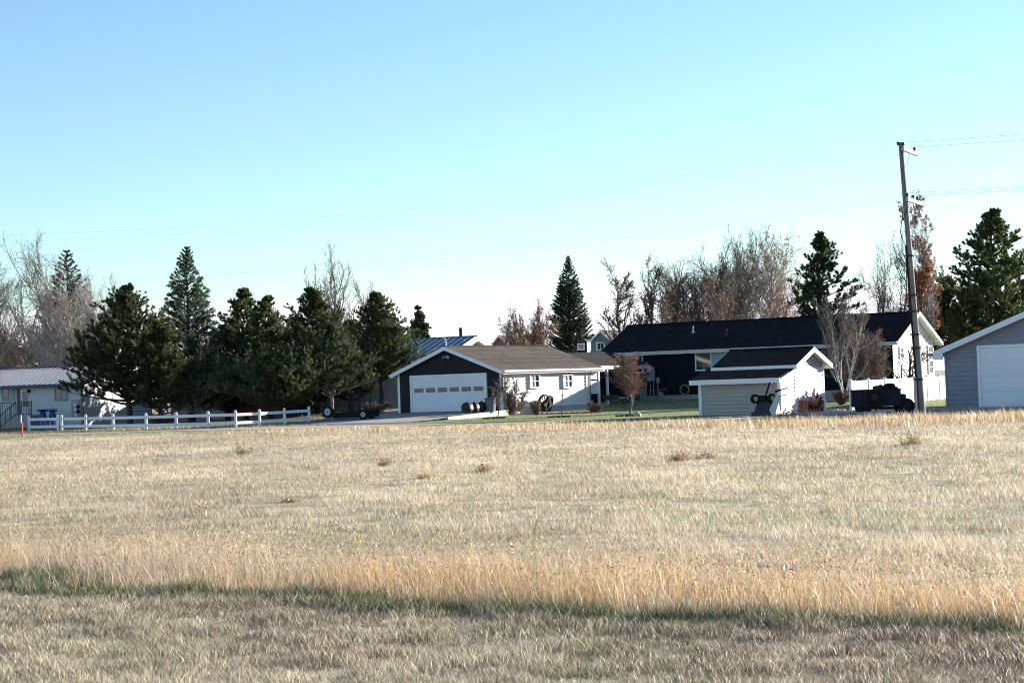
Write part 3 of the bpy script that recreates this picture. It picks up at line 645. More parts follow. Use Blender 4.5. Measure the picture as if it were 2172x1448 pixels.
# box ends at the eave
MB().box(-.44, 0, -.42, -.38, rzz(-.42) - .38, rzz(-.42) - .02).build('eave_return', M_white, rg)
ap = tag(MB().box(-.9, rx1 + 1, -3.4, -.01, -.12, .0).build('concrete_apron', M_conc), kind='structure'); ap.location = rfm.o + Vector((0, 0, .03)); ap.rotation_euler.z = rfm.a
ap.name = 'pavement'

# ---- white house at the left edge
lf = Frame(P(176, 903), -18)
lx0 = lf.x(-260, 0, 1); ly = lf.y(322, 0, 1); lzt = lf.z(816, lf.x(60), 0); lzr = lf.z(782, lf.x(10), ly / 2)
lh = fthing('house', 'white sided house with blue metal roof and blue sawhorses in front at the left edge', 'house', lf)
_, _, mF4, mR4, lzz = gable(lf, lh, lx0, 0, 0, ly, lzt, lzr, 'x', M_whiteside, M_metalroof, step=.3, oh=.55, ohg=.3, fas=.16, ribs=.38, corners=False, z0=-.1, trim=mat('dark_trim', (.07, .08, .11), .5))
MB().box(-.07, .06, -.06, .07, 0, lzt - .05).build('corner_trim', mat('brown_trim', (.22, .17, .13), .7), lh)
for (p0, p1) in ((7, 30), (119, 142)):
    a, b = lf.x(p0, 0, 2), lf.x(p1, 0, 2); window(lh, mF4, a, b, lf.z(848, a, 0), lf.z(826, a, 0), mull=((a + b) / 2,), curtain=((a + b) / 2 + .05, b - .03), frame=mat('tan_frame', (.40, .34, .28), .7))
a, b = lf.x(46, 0, 1), lf.x(62, 0, 1); z0, z1 = lf.z(881, a, 0), lf.z(827, a, 0)
d = MB(); d.mbox(mF4, a, b, 0, .07, z0, z1); d = d.build('front_door', M_door, lh)
q = MB(); q.mbox(mF4, a + .12, b - .05, .07, .076, lf.z(862, a, 0), z1 - .08); q.build('pane', M_glass, d)
q = MB()
for k in range(-6, 12):
    for sg in (1, -1):
        zl, zh = lf.z(862, a, 0), z1 - .08; w2 = b - a - .17; z_ = zl + k * .25
        za, zb = (z_, z_ + w2 * 1.8) if sg > 0 else (z_ + w2 * 1.8, z_); ta = 0; 
        pa, pb = Vector((a + .12, -.082, za)), Vector((b - .05, -.082, zb))
        def clipz(p_, q_, zz0, zz1):
            t0, t1 = 0., 1.; dz = q_.z - p_.z
            ts = sorted([(zz0 - p_.z) / dz, (zz1 - p_.z) / dz]); t0 = max(0, ts[0]); t1 = min(1, ts[1])
            return (p_.lerp(q_, t0), p_.lerp(q_, t1)) if t1 - t0 > .05 else None
        r_ = clipz(pa, pb, zl, zh)
        if r_: q.bar(r_[0], r_[1], .02, .015)
q.build('door_lattice', mat('door_bars', (.45, .42, .36), .6), d)
q = MB(); q.mbox(mF4, lf.x(38, 0, 1), lf.x(44, 0, 1), 0, .09, .3, lzt - .05); q.build('downspout', mat('brown_trim2', (.16, .12, .10), .7), lh)
q = MB(); a_ = lf.x(64, 0, 1); z_ = lf.z(829, a_, 0); q.mbox(mF4, a_ - .07, a_ + .07, 0, .2, z_ - .1, z_ + .1); q.build('wall_lamp', M_black, lh, bevel=.02)
q = MB(); a, b = lf.x(153, 0, 1), lf.x(171, 0, 1); q.mbox(mF4, a, b, .02, .1, .5, lf.z(848, a, 0)); o = q.build('meter_board', M_greym, lh)
for px, py in ((163, 858), (163, 868), (164, 880), (168, 862), (168, 872)):
    q = MB(); a_ = lf.x(px, 0, 1); z_ = lf.z(py, a_, 0); q.tube([(a_, -.1, z_), (a_, -.2, z_)], .11, 12); q.build('meter_dial', M_white if px < 166 else M_black, o)
# porch
a, b = lf.x(-20, -1.2, .5), lf.x(33, -1.2, .5); zp_ = lf.z(883, a, -1)
MB().box(a, lf.x(64, -1.2, .5), -1.3, -.03, -.1, zp_).build('porch', M_conc, lh)
rl = MB()
def rail(p, q_, n_):
    p, q_ = Vector(p), Vector(q_); up = Vector((0, 0, .85)); rl.bar(p + up, q_ + up, .05, .04); rl.bar(p + up * .12, q_ + up * .12, .04, .03)
    for i in range(n_ + 1):
        c_ = p.lerp(q_, i / n_); rl.bar(c_, c_ + up * (1.12 if i in (0, n_) else 1), .045 if i in (0, n_) else .022, .03, (0, 1, 0))
rail((a, -1.28, zp_), (lf.x(34, -1.28, 1), -1.28, zp_), 12); rail((lf.x(46, -1.28, 1), -1.28, zp_), (lf.x(67, -1.28, 1), -1.28, zp_), 6)
rail((lf.x(34, -1.28, 1), -1.28, zp_), (lf.x(17, -1.28, 1), -2.2, 0), 3)
rl.build('railing', M_iron, lh)
# ---- house behind the pines with a second metal roof and a red deck
for p_ in range(900, 1040):
    mf = Frame(Vector((X(p_, 133), 133, 0)), -26)
    if proj(mf.w(.75, 4.25, 4))[0] > 1014: break
mx0 = mf.x(560, 0, 2); my = 8.5; mzr = mf.z(716, 0, my / 2); mzt = mf.z(770, mf.x(800), -.5) + .25
mh = fthing('house', 'pale house with blue metal roof and red deck half hidden behind the pine trees', 'house', mf)
mF5, _, _, mR5, _ = gable(mf, mh, mx0, 0, 0, my, mzt, mzr, 'x', M_lightside, M_metalroof2, rw=.055, ribm=M_white, step=.3, oh=.9, ohg=.75, fas=.3, ribs=.5, corners=False, z0=-.2)
cp = MB(); cp.tube([(-1.0, my / 2 + .8, mzr - .5), (-1.0, my / 2 + .8, mzr + .75)], .12, 10); cp.build('stove_pipe', M_black, mh)
wf = Frame(Vector((X(600, 132), 132, 0)), -20)
wh = fthing('house', 'low grey house wing under the pines with dark doorway beside the red deck', 'house', wf)
gable(wf, wh, wf.x(362, 0, 1), 0, 0, 6, wf.z(815, -4, 0), wf.z(790, -4, 3), 'x', M_greyside, M_metalroof, step=.3, oh=.5, ribs=.5, corners=False, z0=-.2)
q = MB(); q.box(wf.x(437, 0, 1), wf.x(447, 0, 1), -.05, -.0, 0, 2.2); q.build('doorway', M_black, wh)
df = Frame(Vector((X(582, 126), 126, 0)), -20); dk = fthing('deck', 'red wooden deck with dark balusters under the pines', 'deck', df)
dx0 = df.x(487, 0, 1); za, zb = df.z(862, -2, 0), df.z(846, -2, 0)
MB().box(dx0, 0, -.05, 2.5, za - .45, za).build('platform', M_redwood, dk)
q = MB(); q.bar((dx0, -.03, zb + .35), (0, -.03, zb + .35), .08, .12)
for i in range(4): xx = dx0 + (0 - dx0) * i / 3; q.bar((xx, -.03, -.2), (xx, -.03, zb + .36), .1, .1, (0, 1, 0))
q.build('rail', M_redwood, dk); q = MB()
for i in range(26): xx = dx0 + (0 - dx0) * (i + .5) / 26; q.bar((xx, -.03, za), (xx, -.03, zb + .3), .02, .02, (0, 1, 0))
q.build('balusters', M_black, dk)

# ---- far houses showing between the trees
ff = Frame(Vector((X(1308, 215), 215, -1)), -22)
fh = fthing('house', 'far green house with white trimmed gable beyond the dark roof', 'house', ff)
fx0 = ff.x(1249, 0, 3); fzt = ff.z(728, fx0 / 2, 0); fzr = ff.z(702, fx0 / 2, -.3)
mF6, _, _, _, _ = gable(ff, fh, fx0, 0, 0, 10, fzt, fzr, 'y', M_greenside, M_grey_sh, step=.25, oh=.5, fas=.22)
a, b = ff.x(1268, 0, 5), ff.x(1282, 0, 5); zl, zh = ff.z(741, a, 0), ff.z(728, a, 0); window(fh, mF6, a, b, zl, zh, mull=((a + b) / 2,), fw=.12)
tf = Frame(Vector((X(1240, 212), 212, -1)), -22)
tw = fthing('cupola', 'small dark hexagonal turret with white window left of the far green house', 'turret', tf)
zb_, zc_, zd_ = tf.z(742, 0, 0), tf.z(725, 0, 0), tf.z(717, 0, 0)
q = MB(); q.box(-.75, .35, 0, 1.3, zb_ - 3, zc_); q.build('wall', M_navy, tw); q = MB(); q.box(.36, .42, .05, 1.25, zb_ - 3, zc_); q.build('side_wall', M_whiteside, tw)
q = MB(); q.add([(-.95, -.2, zc_), (.55, -.2, zc_), (.55, 1.5, zc_), (-.95, 1.5, zc_), (-.2, .65, zd_)], [(0, 1, 4), (1, 2, 4), (2, 3, 4), (3, 0, 4), (3, 2, 1, 0)]); q.build('roof', M_grey_sh, tw)
window(tw, lambda s_, o_, z: (s_, -o_, z), -.55, .05, zb_ + .1, zc_ - .25, fw=.12)
kf = Frame(Vector((X(1085, 225), 225, -1)), -30)
kh = fthing('house', 'far house with red roof beyond the brown shingle garage roof', 'house', kf)
gable(kf, kh, kf.x(1042, 0, 4), 0, 0, 9, kf.z(736, -3, 0), kf.z(714, -3, 0), 'y', M_brick, mat('red_roof', (.20, .05, .04), .8), step=.3)
nf = Frame(Vector((X(75, 175), 175, 0)), -20)
nh = fthing('house', 'far white house glimpsed through the bare trees at the left edge', 'house', nf)
gable(nf, nh, -14, 0, 0, 7, nf.z(756, -3, 0), nf.z(738, -3, 3), 'x', M_whiteside, M_grey_sh, step=.3)
# ================================================================ FENCES, POLES, VEHICLES AND YARD THINGS
# ---- white two-rail fence, left
fp = [P(62, 914), P(123, 913.5), P(131, 913.2), P(182, 913), P(240, 912), P(310, 911.5), P(374, 910), P(442, 908), P(500, 906.5), P(551, 904), P(604, 900), P(656, 896)]
fe = thing('rail_fence', 'white two-rail fence running along the road in front of the pine trees', 'fence', fp[0])
HH = .80
for i, p in enumerate(fp):
    c = p - fp[0]; q = MB(); q.box(c.x - .065, c.x + .065, c.y - .065, c.y + .065, c.z - .1, c.z + HH + .04)
    q.add([(c.x - .085, c.y - .085, c.z + HH + .04), (c.x + .085, c.y - .085, c.z + HH + .04), (c.x + .085, c.y + .085, c.z + HH + .04), (c.x - .085, c.y + .085, c.z + HH + .04), (c.x, c.y, c.z + HH + .11)], [(0, 1, 4), (1, 2, 4), (2, 3, 4), (3, 0, 4), (3, 2, 1, 0)])
    q.build('fence_post', M_vinyl, fe, bevel=.006)
for i in range(len(fp) - 1):
    if i == 1: continue
    a, b = fp[i] - fp[0], fp[i + 1] - fp[0]
    for z in (.24, .66): MB().bar(a + Vector((0, .02, z)), b + Vector((0, .02, z)), .04, .15).build('fence_rail', M_vinyl, fe, bevel=.005)
# ---- white board fence, right
A, B = P(1806, 871), P(2040, 843)
n = 8; fh_ = .0; L_ = (B - A).length; ang = math.degrees(math.atan2((B - A).y, (B - A).x))
pf = thing('privacy_fence', 'white solid vinyl fence running back from behind the dark trailer', 'fence', A, ang)
hgt = ZH(A.x, A.y, 807)
for i in range(n + 1):
    x = L_ * i / n; q = MB(); q.box(x - .065, x + .065, -.065, .065, -.1, hgt + .03); q.add([(x - .08, -.08, hgt + .03), (x + .08, -.08, hgt + .03), (x + .08, .08, hgt + .03), (x - .08, .08, hgt + .03), (x, 0, hgt + .10)], [(0, 1, 4), (1, 2, 4), (2, 3, 4), (3, 0, 4), (3, 2, 1, 0)])
    q.build('fence_post', M_vinyl, pf)
    if i < n:
        q = MB(); m_ = 14; w_ = (L_ / n - .13) / m_
        for k in range(m_): x0 = x + .065 + k * w_; q.box(x0 + .004, x0 + w_ - .004, -.014, .014, .12, hgt - .1)
        q.box(x + .065, x + L_ / n - .065, -.022, .022, hgt - .12, hgt - .02); q.box(x + .065, x + L_ / n - .065, -.022, .022, .06, .16); q.box(x + .065, x + L_ / n - .065, -.008, .008, .12, hgt - .1)
        q.build('fence_panel', M_vinyl, pf)
# ---- utility pole with two crossarms
pb = P(1957, 882); pz = ZH(pb.x, pb.y, 301); lean = Vector((-.44, 0, 0))
ldir = Vector((1, -.46, 0)).normalized(); adir = Vector((-ldir.y, ldir.x, 0))
up = thing('utility_pole', 'tall weathered wooden utility pole with two crossarms leaning left beside the trailer', 'utility pole', pb)
M_pole = mat('pole_wood', (.20, .18, .165), .85, .3, 2, (8, 8, .5), bump=.5, bscale=10)
MB().tube([Vector((0, 0, -.2)), lean * .5 + Vector((0, 0, pz * .5)), lean + Vector((0, 0, pz))], [.135, .115, .085], 14).build('pole', M_pole, up, smooth=True)
def on(z): return lean * (z / pz) + Vector((0, 0, z))
wire_ends = []
M_arm = mat('pale_arm_wood', (.42, .38, .34), .8, .2, 3)
for zi, py in enumerate((318, 425)):
    z = ZH(pb.x, pb.y, py); c = on(z) + ldir * .17
    arm = MB().bar(c - adir * .45, c + adir * 2.0, .10, .13).build('crossarm', M_arm, up)
    br = MB().bar(c + adir * .75 + Vector((0, 0, -.06)), on(z - .65) + ldir * .16, .03, .012); br.build('arm_brace', M_white, up)
    for s_, dz in (((-.36, .12), (1.5, .12)) if zi == 0 else ((-.36, .12), (.6, .12), (1.3, .12))):
        e = c + adir * s_; q = MB(); q.tube([e + Vector((0, 0, .05)), e + Vector((0, 0, .14)), e + Vector((0, 0, .15)), e + Vector((0, 0, .24))], [.02, .02, .065, .045], 10)
        q.build('insulator', M_iron, arm); wire_ends.append((zi, pb + e + Vector((0, 0, .25))))
z = ZH(pb.x, pb.y, 306); e = on(pz); q = MB(); q.tube([e + Vector((-.1, 0, -.12)), e + Vector((-.12, 0, .02))], [.03, .05], 8).build('insulator', M_iron, up)
zc = ZH(pb.x, pb.y, 520)
q = MB().tube([on(.2) + Vector((-.16, -.06, 0)), on(pz * .5) + Vector((-.14, -.06, 0)), on(zc) + Vector((-.13, -.06, 0))], .035, 8).build('conduit', M_black, up)
for z in (zc - .4, zc - 1.9, zc - 3.4, 4, 2.6, 1.4): MB().box(on(z).x - .26, on(z).x + .1, -.2, -.1, z - .03, z + .03).build('strap', M_iron, up)
MB().tube([on(.0) + Vector((-.24, -.12, 0)), on(1.5) + Vector((-.21, -.12, 0))], .06, 8).build('ground_guard', M_greym, up)
zt_ = ZH(pb.x, pb.y, 440); MB().tube([on(zc) + Vector((-.17, -.06, 0)), on(zc + .5) + Vector((-.30, -.06, 0)), on(zc + 1.2) + Vector((-.16, -.1, 0)), on(zt_ - .3) + Vector((-.1, -.1, 0)), on(zt_ + .2) + ldir * .2], .014, 6).build('riser_cable', M_black, up)
z = ZH(pb.x, pb.y, 448); c = on(z) + adir * 1.4 + ldir * .2
MB().tube([c + Vector((0, 0, -.14)), c + Vector((0, 0, -.02)), c + Vector((0, 0, 0)), c + Vector((0, 0, .12))], [.10, .10, .05, .05], 10).build('fuse_cutout', M_greym, up)
MB().bar(on(z - .05), c + Vector((0, 0, -.08)), .02, .02).bar(on(z - .62), on(z - .64) + adir * 1.35, .02, .02).build('cutout_bracket', M_iron, up)
for s_ in (.5, 1.1):
    c2 = on(ZH(pb.x, pb.y, 420)) + adir * s_ + ldir * .17
    MB().tube([c2 + Vector((.25, 0, .34)), c2 + Vector((.03, 0, .30)), c2 + Vector((-.05, 0, .1)), c2 + Vector((.05, 0, -.4))], .010, 6).build('jumper_cable', M_iron, up)
M_wire = mat('wire', (.22, .24, .27), .5, .1, 1)
lp = Vector((X(-160, 105), 105, 0))
def wire(p, tgt, sag, label, rad=.0022):
    q = MB(); pts = []
    for i in range(33):
        t = i / 32; c = p.lerp(tgt, t); c.z -= sag * 4 * t * (1 - t); pts.append(c)
    o = q.tube(pts, rad, 4, False).build('power_line', M_wire); tag(o, label, 'power line', 'power lines strung from the utility pole'); return o
for i, (zi, e) in enumerate(wire_ends):
    off = (e - pb) - lean; py_ = (500, 514)[i] if zi == 0 else (590, 598, 606)[i - 2]
    zt_ = ZH(lp.x, lp.y, py_); tgt = Vector((lp.x + adir.x * i * .3, lp.y + adir.y * i * .3, zt_))
    wire(e, tgt, .9, ['upper power line from the left end of the top crossarm', 'power line from the right end of the top crossarm', 'power line from the left end of the lower crossarm', 'power line from the middle of the lower crossarm', 'power line from the right end of the lower crossarm'][i] + ' running left')
    tgt = e + ldir * 35 + Vector((0, 0, .35)); wire(e, tgt, .25, rad=.005, label= ['upper power line from the left end of the top crossarm', 'power line from the right end of the top crossarm', 'power line from the left end of the lower crossarm', 'power line from the middle of the lower crossarm', 'power line from the right end of the lower crossarm'][i] + ' running right')
# a single cable strung lower across the middle
q0 = Vector((X(2300, 150), 150, 0)); q0.z = ZH(q0.x, q0.y, 470); q1 = Vector((X(-100, 150), 150, 0)); q1.z = ZH(q1.x, q1.y, 600)
wire(q1, q0, .6, 'single dark cable crossing the sky behind the centre spruce', rad=.004)

# ---- dark pickup-bed trailer
tc_ = P(1880, 879); Y = tc_.y; s_ = 1 / (FPX / Y)
tr = thing('trailer', 'dark blue pickup bed trailer with spare wheel on its side parked by the white fence', 'trailer', P(1807, 879), -8)
fr = Frame(P(1807, 879), -8)
gx = lambda px: fr.x(px, 0, .8); gzv = lambda py, px=1860: fr.z(py, fr.x(px, 0, .8), 0)
M_tr = mat('dark_blue_steel', (.010, .012, .020), .6, .3, 2, spec=.2)
x0, x1, x2 = gx(1806), gx(1911), gx(1942)
zb_, zm_, zt_ = gzv(862), gzv(838), gzv(826)
b = MB(); b.box(x0, x1, 0, 1.6, zb_, zt_); b.box(x0 - .02, x1 + .02, -.03, 1.63, zt_ - .05, zt_ + .01); b.box(gx(1832), gx(1880), -.04, .0, zb_, zt_ - .02)
for px in (1838, 1876): b.bar((gx(px), -.05, zt_), (gx(px + 3), -.05, zb_), .05, .05, (0, 1, 0))
b.build('bed', M_tr, tr, bevel=.015)
q = MB(); q.box(x1 + .02, gx(1922), .1, 1.5, zb_ + .05, zt_ - .22); q.box(gx(1922), gx(1931), .3, 1.3, zb_, zt_ - .42); q.box(gx(1931), x2, .6, 1.0, zb_ - .05, zb_ + .12); q.build('toolbox', M_tr, tr, bevel=.01)
q = MB(); q.bar((gx(1835), .3, zb_ - .06), (x2, .8, zb_ - .1), .1, .1).bar((gx(1835), 1.3, zb_ - .06), (x2, .8, zb_ - .1), .1, .1); q.build('frame', M_black, tr)
R_w = .33
for px, y_ in ((1831, .12), (1922, .1), (1831, 1.5), (1915, 1.5)):
    q = MB().ring((gx(px), y_, R_w - .04), (0, 1, 0), .17, R_w, .2, 24).build('wheel', M_rubber, tr); MB().ring((gx(px), y_ - .02, R_w - .04), (0, 1, 0), .02, .17, .12, 18).build('rim', M_black, q)
q = MB().ring((gx(1854), -.12, (zt_ + zb_) / 2 + .05), (0, 1, 0), .14, .30, .16, 24).build('spare_wheel', M_rubber, tr); MB().ring((gx(1854), -.13, (zt_ + zb_) / 2 + .05), (0, 1, 0), .03, .14, .1, 18).build('rim', M_iron, q)
q = MB(); rr = random.Random(3)
for i in range(9): xx = gx(1845) + (x1 - gx(1845)) * rr.random(); yy = rr.uniform(.2, 1.4); q.tube([(xx, yy, zt_ - .1), (xx + rr.uniform(-.2, .2), yy, zt_ + .08 + .12 * rr.random())], [.18, .10], 7)
q = q.build('load', M_black, tr)
q = MB().ring((gx(1888), .3, zt_ + .10), (0, .5, 1), .10, .24, .12, 18).build('old_tyre', M_rubber); q.location = fr.o; q.rotation_euler.z = fr.a; tag(q, 'black tyre lying on top of the dark trailer load', 'tyre')
q = MB().tube([(gx(1857), -.02, zb_), (gx(1857), -.02, .05)], .03, 8).build('jack_stand', M_black, tr)
q = MB().box(-.55, .55, -.3, .3, 0, .09).box(-.45, .45, -.28, .28, .09, .17).build('stacked_boards', M_greym); q.location = P(1852, 882); tag(q, 'low stack of grey boards on the gravel in front of the dark trailer', 'boards')

# ---- small utility trailer with mesh ramp
ut = thing('utility_trailer', 'small black utility trailer with upright mesh ramp and white wheels beside the driveway', 'trailer', P(735, 890, .13), -14); fu = Frame(P(735, 890, .13), -14)
ux = lambda px: fu.x(px, 0, .5); uz = lambda py: fu.z(py, 0, 0)
q = MB(); q.box(ux(706), ux(786), 0, 1.5, uz(886), uz(882)); q.box(ux(708), ux(784), .02, .05, uz(883), uz(873)); q.box(ux(708), ux(784), 1.44, 1.47, uz(883), uz(873)); 
for y_ in (0, 1.45): q.box(ux(706), ux(786), y_, y_ + .05, uz(872), uz(870)); q.box(ux(706), ux(786), y_, y_ + .04, uz(880), uz(878))
for px in (706, 726, 746, 766, 785):
    for y_ in (0.02, 1.47): q.bar((ux(px), y_, uz(886)), (ux(px), y_, uz(870)), .04, .04, (0, 1, 0))
q.build('bed', M_black, ut)
q = MB(); z0, z1 = uz(872), uz(834)
for px in (738, 749, 761, 773, 785): q.bar((ux(px), .1, z0), (ux(px), .1, z1), .045, .045, (0, 1, 0))
for z in (z0, z1): q.bar((ux(738), .1, z), (ux(785), .1, z), .05, .05)
for k in range(1, 9): z = z0 + (z1 - z0) * k / 9; q.bar((ux(738), .1, z), (ux(785), .1, z), .010, .010)
for k in range(1, 22): x_ = ux(738) + (ux(785) - ux(738)) * k / 22; q.bar((x_, .1, z0), (x_, .1, z1), .010, .010, (0, 1, 0))
q.build('mesh_ramp', M_black, ut)
for px, y_ in ((772, -.12), (768, 1.6)):
    q = MB().ring((ux(px), y_, .26), (0, 1, 0), .14, .25, .16, 24).build('wheel', M_rubber, ut); MB().ring((ux(px), y_ - .03, .26), (0, 1, 0), .04, .14, .1, 18).build('rim', M_rim, q)
q = MB().bar((ux(706), .1, uz(884)), (ux(672), .7, uz(880)), .08, .08).bar((ux(706), 1.4, uz(884)), (ux(672), .7, uz(880)), .08, .08).build('drawbar', M_black, ut)
q = MB().ring((ux(697), -.1, uz(872)), (.2, 1, 0), .20, .33, .16, 24).build('spare_wheel', M_rubber, ut); MB().ring((ux(697), -.13, uz(872)), (.2, 1, 0), .05, .20, .1, 18).build('rim', M_rim, q)
MB().tube([(ux(705), -.05, uz(872)), (ux(705), -.05, .02)], .04, 8).build('jack_stand', M_greym, ut)

# ---- rubbish bags and bin by the garage door
def bag(px, py, w, h, label):
    p = P(px, py, .27) - Vector((0, 0, .05)); rr = random.Random(int(px)); q = MB(); nn, mm = 14, 9; vs = [(0, 0, 0)]
    for j in range(1, mm):
        t = j / mm; r_ = max(.10, math.sqrt(max(0, 1 - (2 * t - .85) ** 2 / 1.05))) * w / 2 if t < .86 else w * .09
        for i in range(nn): a = 2 * PI * i / nn; k = r_ * (1 + .16 * math.sin(5 * a + j * .4) * t + rr.uniform(-.10, .08)); vs.append((k * math.cos(a), k * math.sin(a), h * t))
    vs.append((.02, 0, h)); fs = [(0, 1 + (i + 1) % nn, 1 + i) for i in range(nn)]
    for j in range(mm - 2): fs += [(1 + j * nn + i, 1 + j * nn + (i + 1) % nn, 1 + (j + 1) * nn + (i + 1) % nn, 1 + (j + 1) * nn + i) for i in range(nn)]
    fs += [(1 + (mm - 2) * nn + i, 1 + (mm - 2) * nn + (i + 1) % nn, len(vs) - 1) for i in range(nn)]
    q.add(vs, fs); o = q.build('rubbish_bag', M_bag, None, smooth=True); o.location = p + Vector((0, 0, .05)); tag(o, label, 'rubbish bag', 'black rubbish bags by the garage door')
bag(991, 876.5, .66, .66, 'leftmost and largest black rubbish bag in front of the white garage door')
bag(1007, 875.5, .52, .64, 'black rubbish bag in the middle of the three by the garage door')
bag(1022, 874.5, .54, .66, 'black rubbish bag next to the grey bin by the garage door')
bn = thing('rubbish_bin', 'round grey plastic rubbish bin beside the black bags at the garage corner', 'rubbish bin', P(1041, 873.5, .28))
M_bin = mat('grey_plastic', (.14, .15, .17), .5, .1, 2)
MB().tube([(0, 0, 0), (0, 0, .70)], [.24, .30], 20).build('body', M_bin, bn, smooth=False)
MB().tube([(0, 0, .70), (0, 0, .75), (0, 0, .80)], [.33, .33, .12], 20).build('lid', mat('dark_plastic', (.05, .05, .06), .5), bn)
for sx in (-1, 1): MB().box(sx * .29 - .03, sx * .29 + .03, -.06, .06, .52, .60).build('handle', M_bin, bn)
# concrete retaining edge along the raised right side of the drive, up to the garage corner
t0 = .36; ra, rb_ = DRB.lerp(DRC, t0), DRC + Vector((.05, -.05, 0)); ra.z = 0; rb_.z = 0; u = rb_ - ra; sd3 = Vector((u.y, -u.x, 0)).normalized() * .22
q = MB(); pts = []
for k in range(9):
    t = k / 8; v_ = t0 + (1 - t0) * t; h_ = .05 + .235 * v_ ** 1.2 + .06; c = u * t; pts += [c + Vector((0, 0, -.2)), c + sd3 + Vector((0, 0, -.2)), c + sd3 + Vector((0, 0, h_)), c + Vector((0, 0, h_))]
q.add(pts, [(0, 1, 2, 3), (32, 35, 34, 33)] + [(4 * k + e, 4 * k + (e + 1) % 4, 4 * k + 4 + (e + 1) % 4, 4 * k + 4 + e) for k in range(8) for e in range(4)])
o = q.build('retaining_wall', mat('pale_concrete', (.46, .40, .32), .9, .1, 2, bump=.3)); o.location = ra; tag(o, 'low pale concrete kerb wall rising beside the drive up to the garage corner', 'wall')
# flower bed along the side wall: brick edging, mulch and stones
bed0, bed1 = P(1075, 881.5), P(1275, 876.5)
q = MB(); rr = random.Random(5); nb = 64
for i in range(nb):
    c = bed0.lerp(bed1, (i + .5) / nb) - bed0 + Vector((0, rr.uniform(-.03, .03), 0)); w_ = (bed1 - bed0).length / nb
    q.box(c.x - w_ * .46, c.x + w_ * .46, c.y - .06, c.y + .06, -.05, .10 + rr.uniform(-.02, .02))
o = q.build('brick_edging', M_brick); o.location = bed0; tag(o, 'row of red bricks edging the flower bed along the pale garage wall', 'edging')
dy = (gf.w(0, 0, 0) - bed0)
vs = [bed0 + Vector((0, .05, .035)), bed1 + Vector((0, .05, .035)), gf.w(.12, yb2 - .2, .04), gf.w(.12, .2, .04)]
for v in vs: v.z = terr(v.x, v.y) + .045
o = MB().add(vs, [(0, 1, 2, 3)]).build('flower_bed', mat('tan_bed', (.42, .33, .24), .95, .35, 4, bump=.5, bscale=15)); o['kind'] = 'structure'
v2 = [vs[0] + Vector((0, 0, .006)), vs[1] + Vector((0, 0, .006)), vs[1].lerp(vs[2], .25) + Vector((0, 0, .006)), vs[0].lerp(vs[3], .35) + Vector((0, 0, .006))]
o = MB().add(v2, [(0, 1, 2, 3)]).build('mulch_strip', M_mulch); o['kind'] = 'structure'
q = MB(); rr = random.Random(9)
for i in range(60):
    t = rr.random(); c = bed0.lerp(bed1, .25 + .75 * t) - bed0 + Vector((0, rr.uniform(.15, .8), .03)); r_ = rr.uniform(.04, .11); q.tube([c + Vector((0, 0, -.03)), c + Vector((rr.uniform(-.02, .02), 0, r_ * .5)), c + Vector((0, 0, r_ * .8))], [r_ * .9, r_, r_ * .5], 6)
o = q.build('bed_stones', M_tanstone); o.location = bed0; tag(o, 'scattered tan stones in the flower bed by the garage side wall', None, None, 'stuff')
# boulder and tree rings
def ring_edging(px, py, r_, label):
    p = P(px, py); q = MB(); k = 16
    for i in range(k): a = 2 * PI * i / k; q.bar((r_ * math.cos(a), r_ * math.sin(a), .02), (r_ * math.cos(a + .33), r_ * math.sin(a + .33), .02), .10, .16)
    o = q.build('tree_ring', M_iron); o.location = p; tag(o, label, 'edging', 'dark edging rings round the young trees')
ring_edging(1053, 888.5, .62, 'dark edging ring round the slim tree at the garage corner')
ring_edging(1190, 886, .62, 'dark edging ring round the thin sapling in front of the flower bed')
ring_edging(1335, 883.5, .62, 'dark edging ring round the brown-leaved ornamental tree')
q = MB().tube([(0, 0, -.05), (0, 0, .08), (0, 0, .2), (.02, 0, .26)], [.17, .2, .15, .05], 8).build('boulder', M_tanstone, bevel=.02); q.location = P(1352, 884); tag(q, 'small tan boulder beside the ring of the brown-leaved tree', 'boulder')

# ---- two old wagon wheels leaning on the garage wall
wy = gf.y(1164, .5, .5)
for k, (py_, dy_, r_, ti, lb) in enumerate(((1160, 0, .56, .25, 'left large rusty iron wagon wheel leaning on the pale garage wall'), (1173, .1, .52, .32, 'right large rusty iron wagon wheel leaning on the pale garage wall'))):
    y_ = gf.y(py_, .7, .6); wp = gf.w(.45 - .08 * k, y_, -.30)
    t = thing('wagon_wheel', lb, 'wagon wheel', wp, -36 + 90, 'old iron wagon wheels'); t.rotation_euler = (math.radians(0), 0, math.radians(-126 + 14 * k))
    c = Vector((0, 0, r_)); ax = Vector((0, 1, -ti))
    MB().ring(c, ax, r_ - .07, r_, .16, 32).build('rim', M_iron, t); MB().ring(c, ax, .01, .11, .3, 14).build('hub', M_iron, t)
    a_ = ax.normalized().cross(Vector((1, 0, 0))).normalized()
    for i in range(12):
        an = 2 * PI * i / 12; e = Vector((1, 0, 0)) * math.cos(an) + a_ * math.sin(an); MB().bar(c + e * .09, c + e * (r_ - .06), .035, .05).build('spoke', M_iron, t)
# garden cart handles by the lattice
q = MB().bar((0, 0, .55), (1.5, -.2, .12), .05, .05).bar((0, .4, .55), (1.5, .2, .12), .05, .05).box(-.2, .5, -.1, .5, .3, .6).ring((1.1, .2, .2), (0, 1, 0), .12, .2, .06, 14)
o = q.build('wheelbarrow', M_iron); o.location = gf.w(.5, yb + 1.2, 0); o.rotation_euler.z = math.radians(-30); tag(o, 'old dark wheelbarrow standing in front of the white lattice panel', 'wheelbarrow')

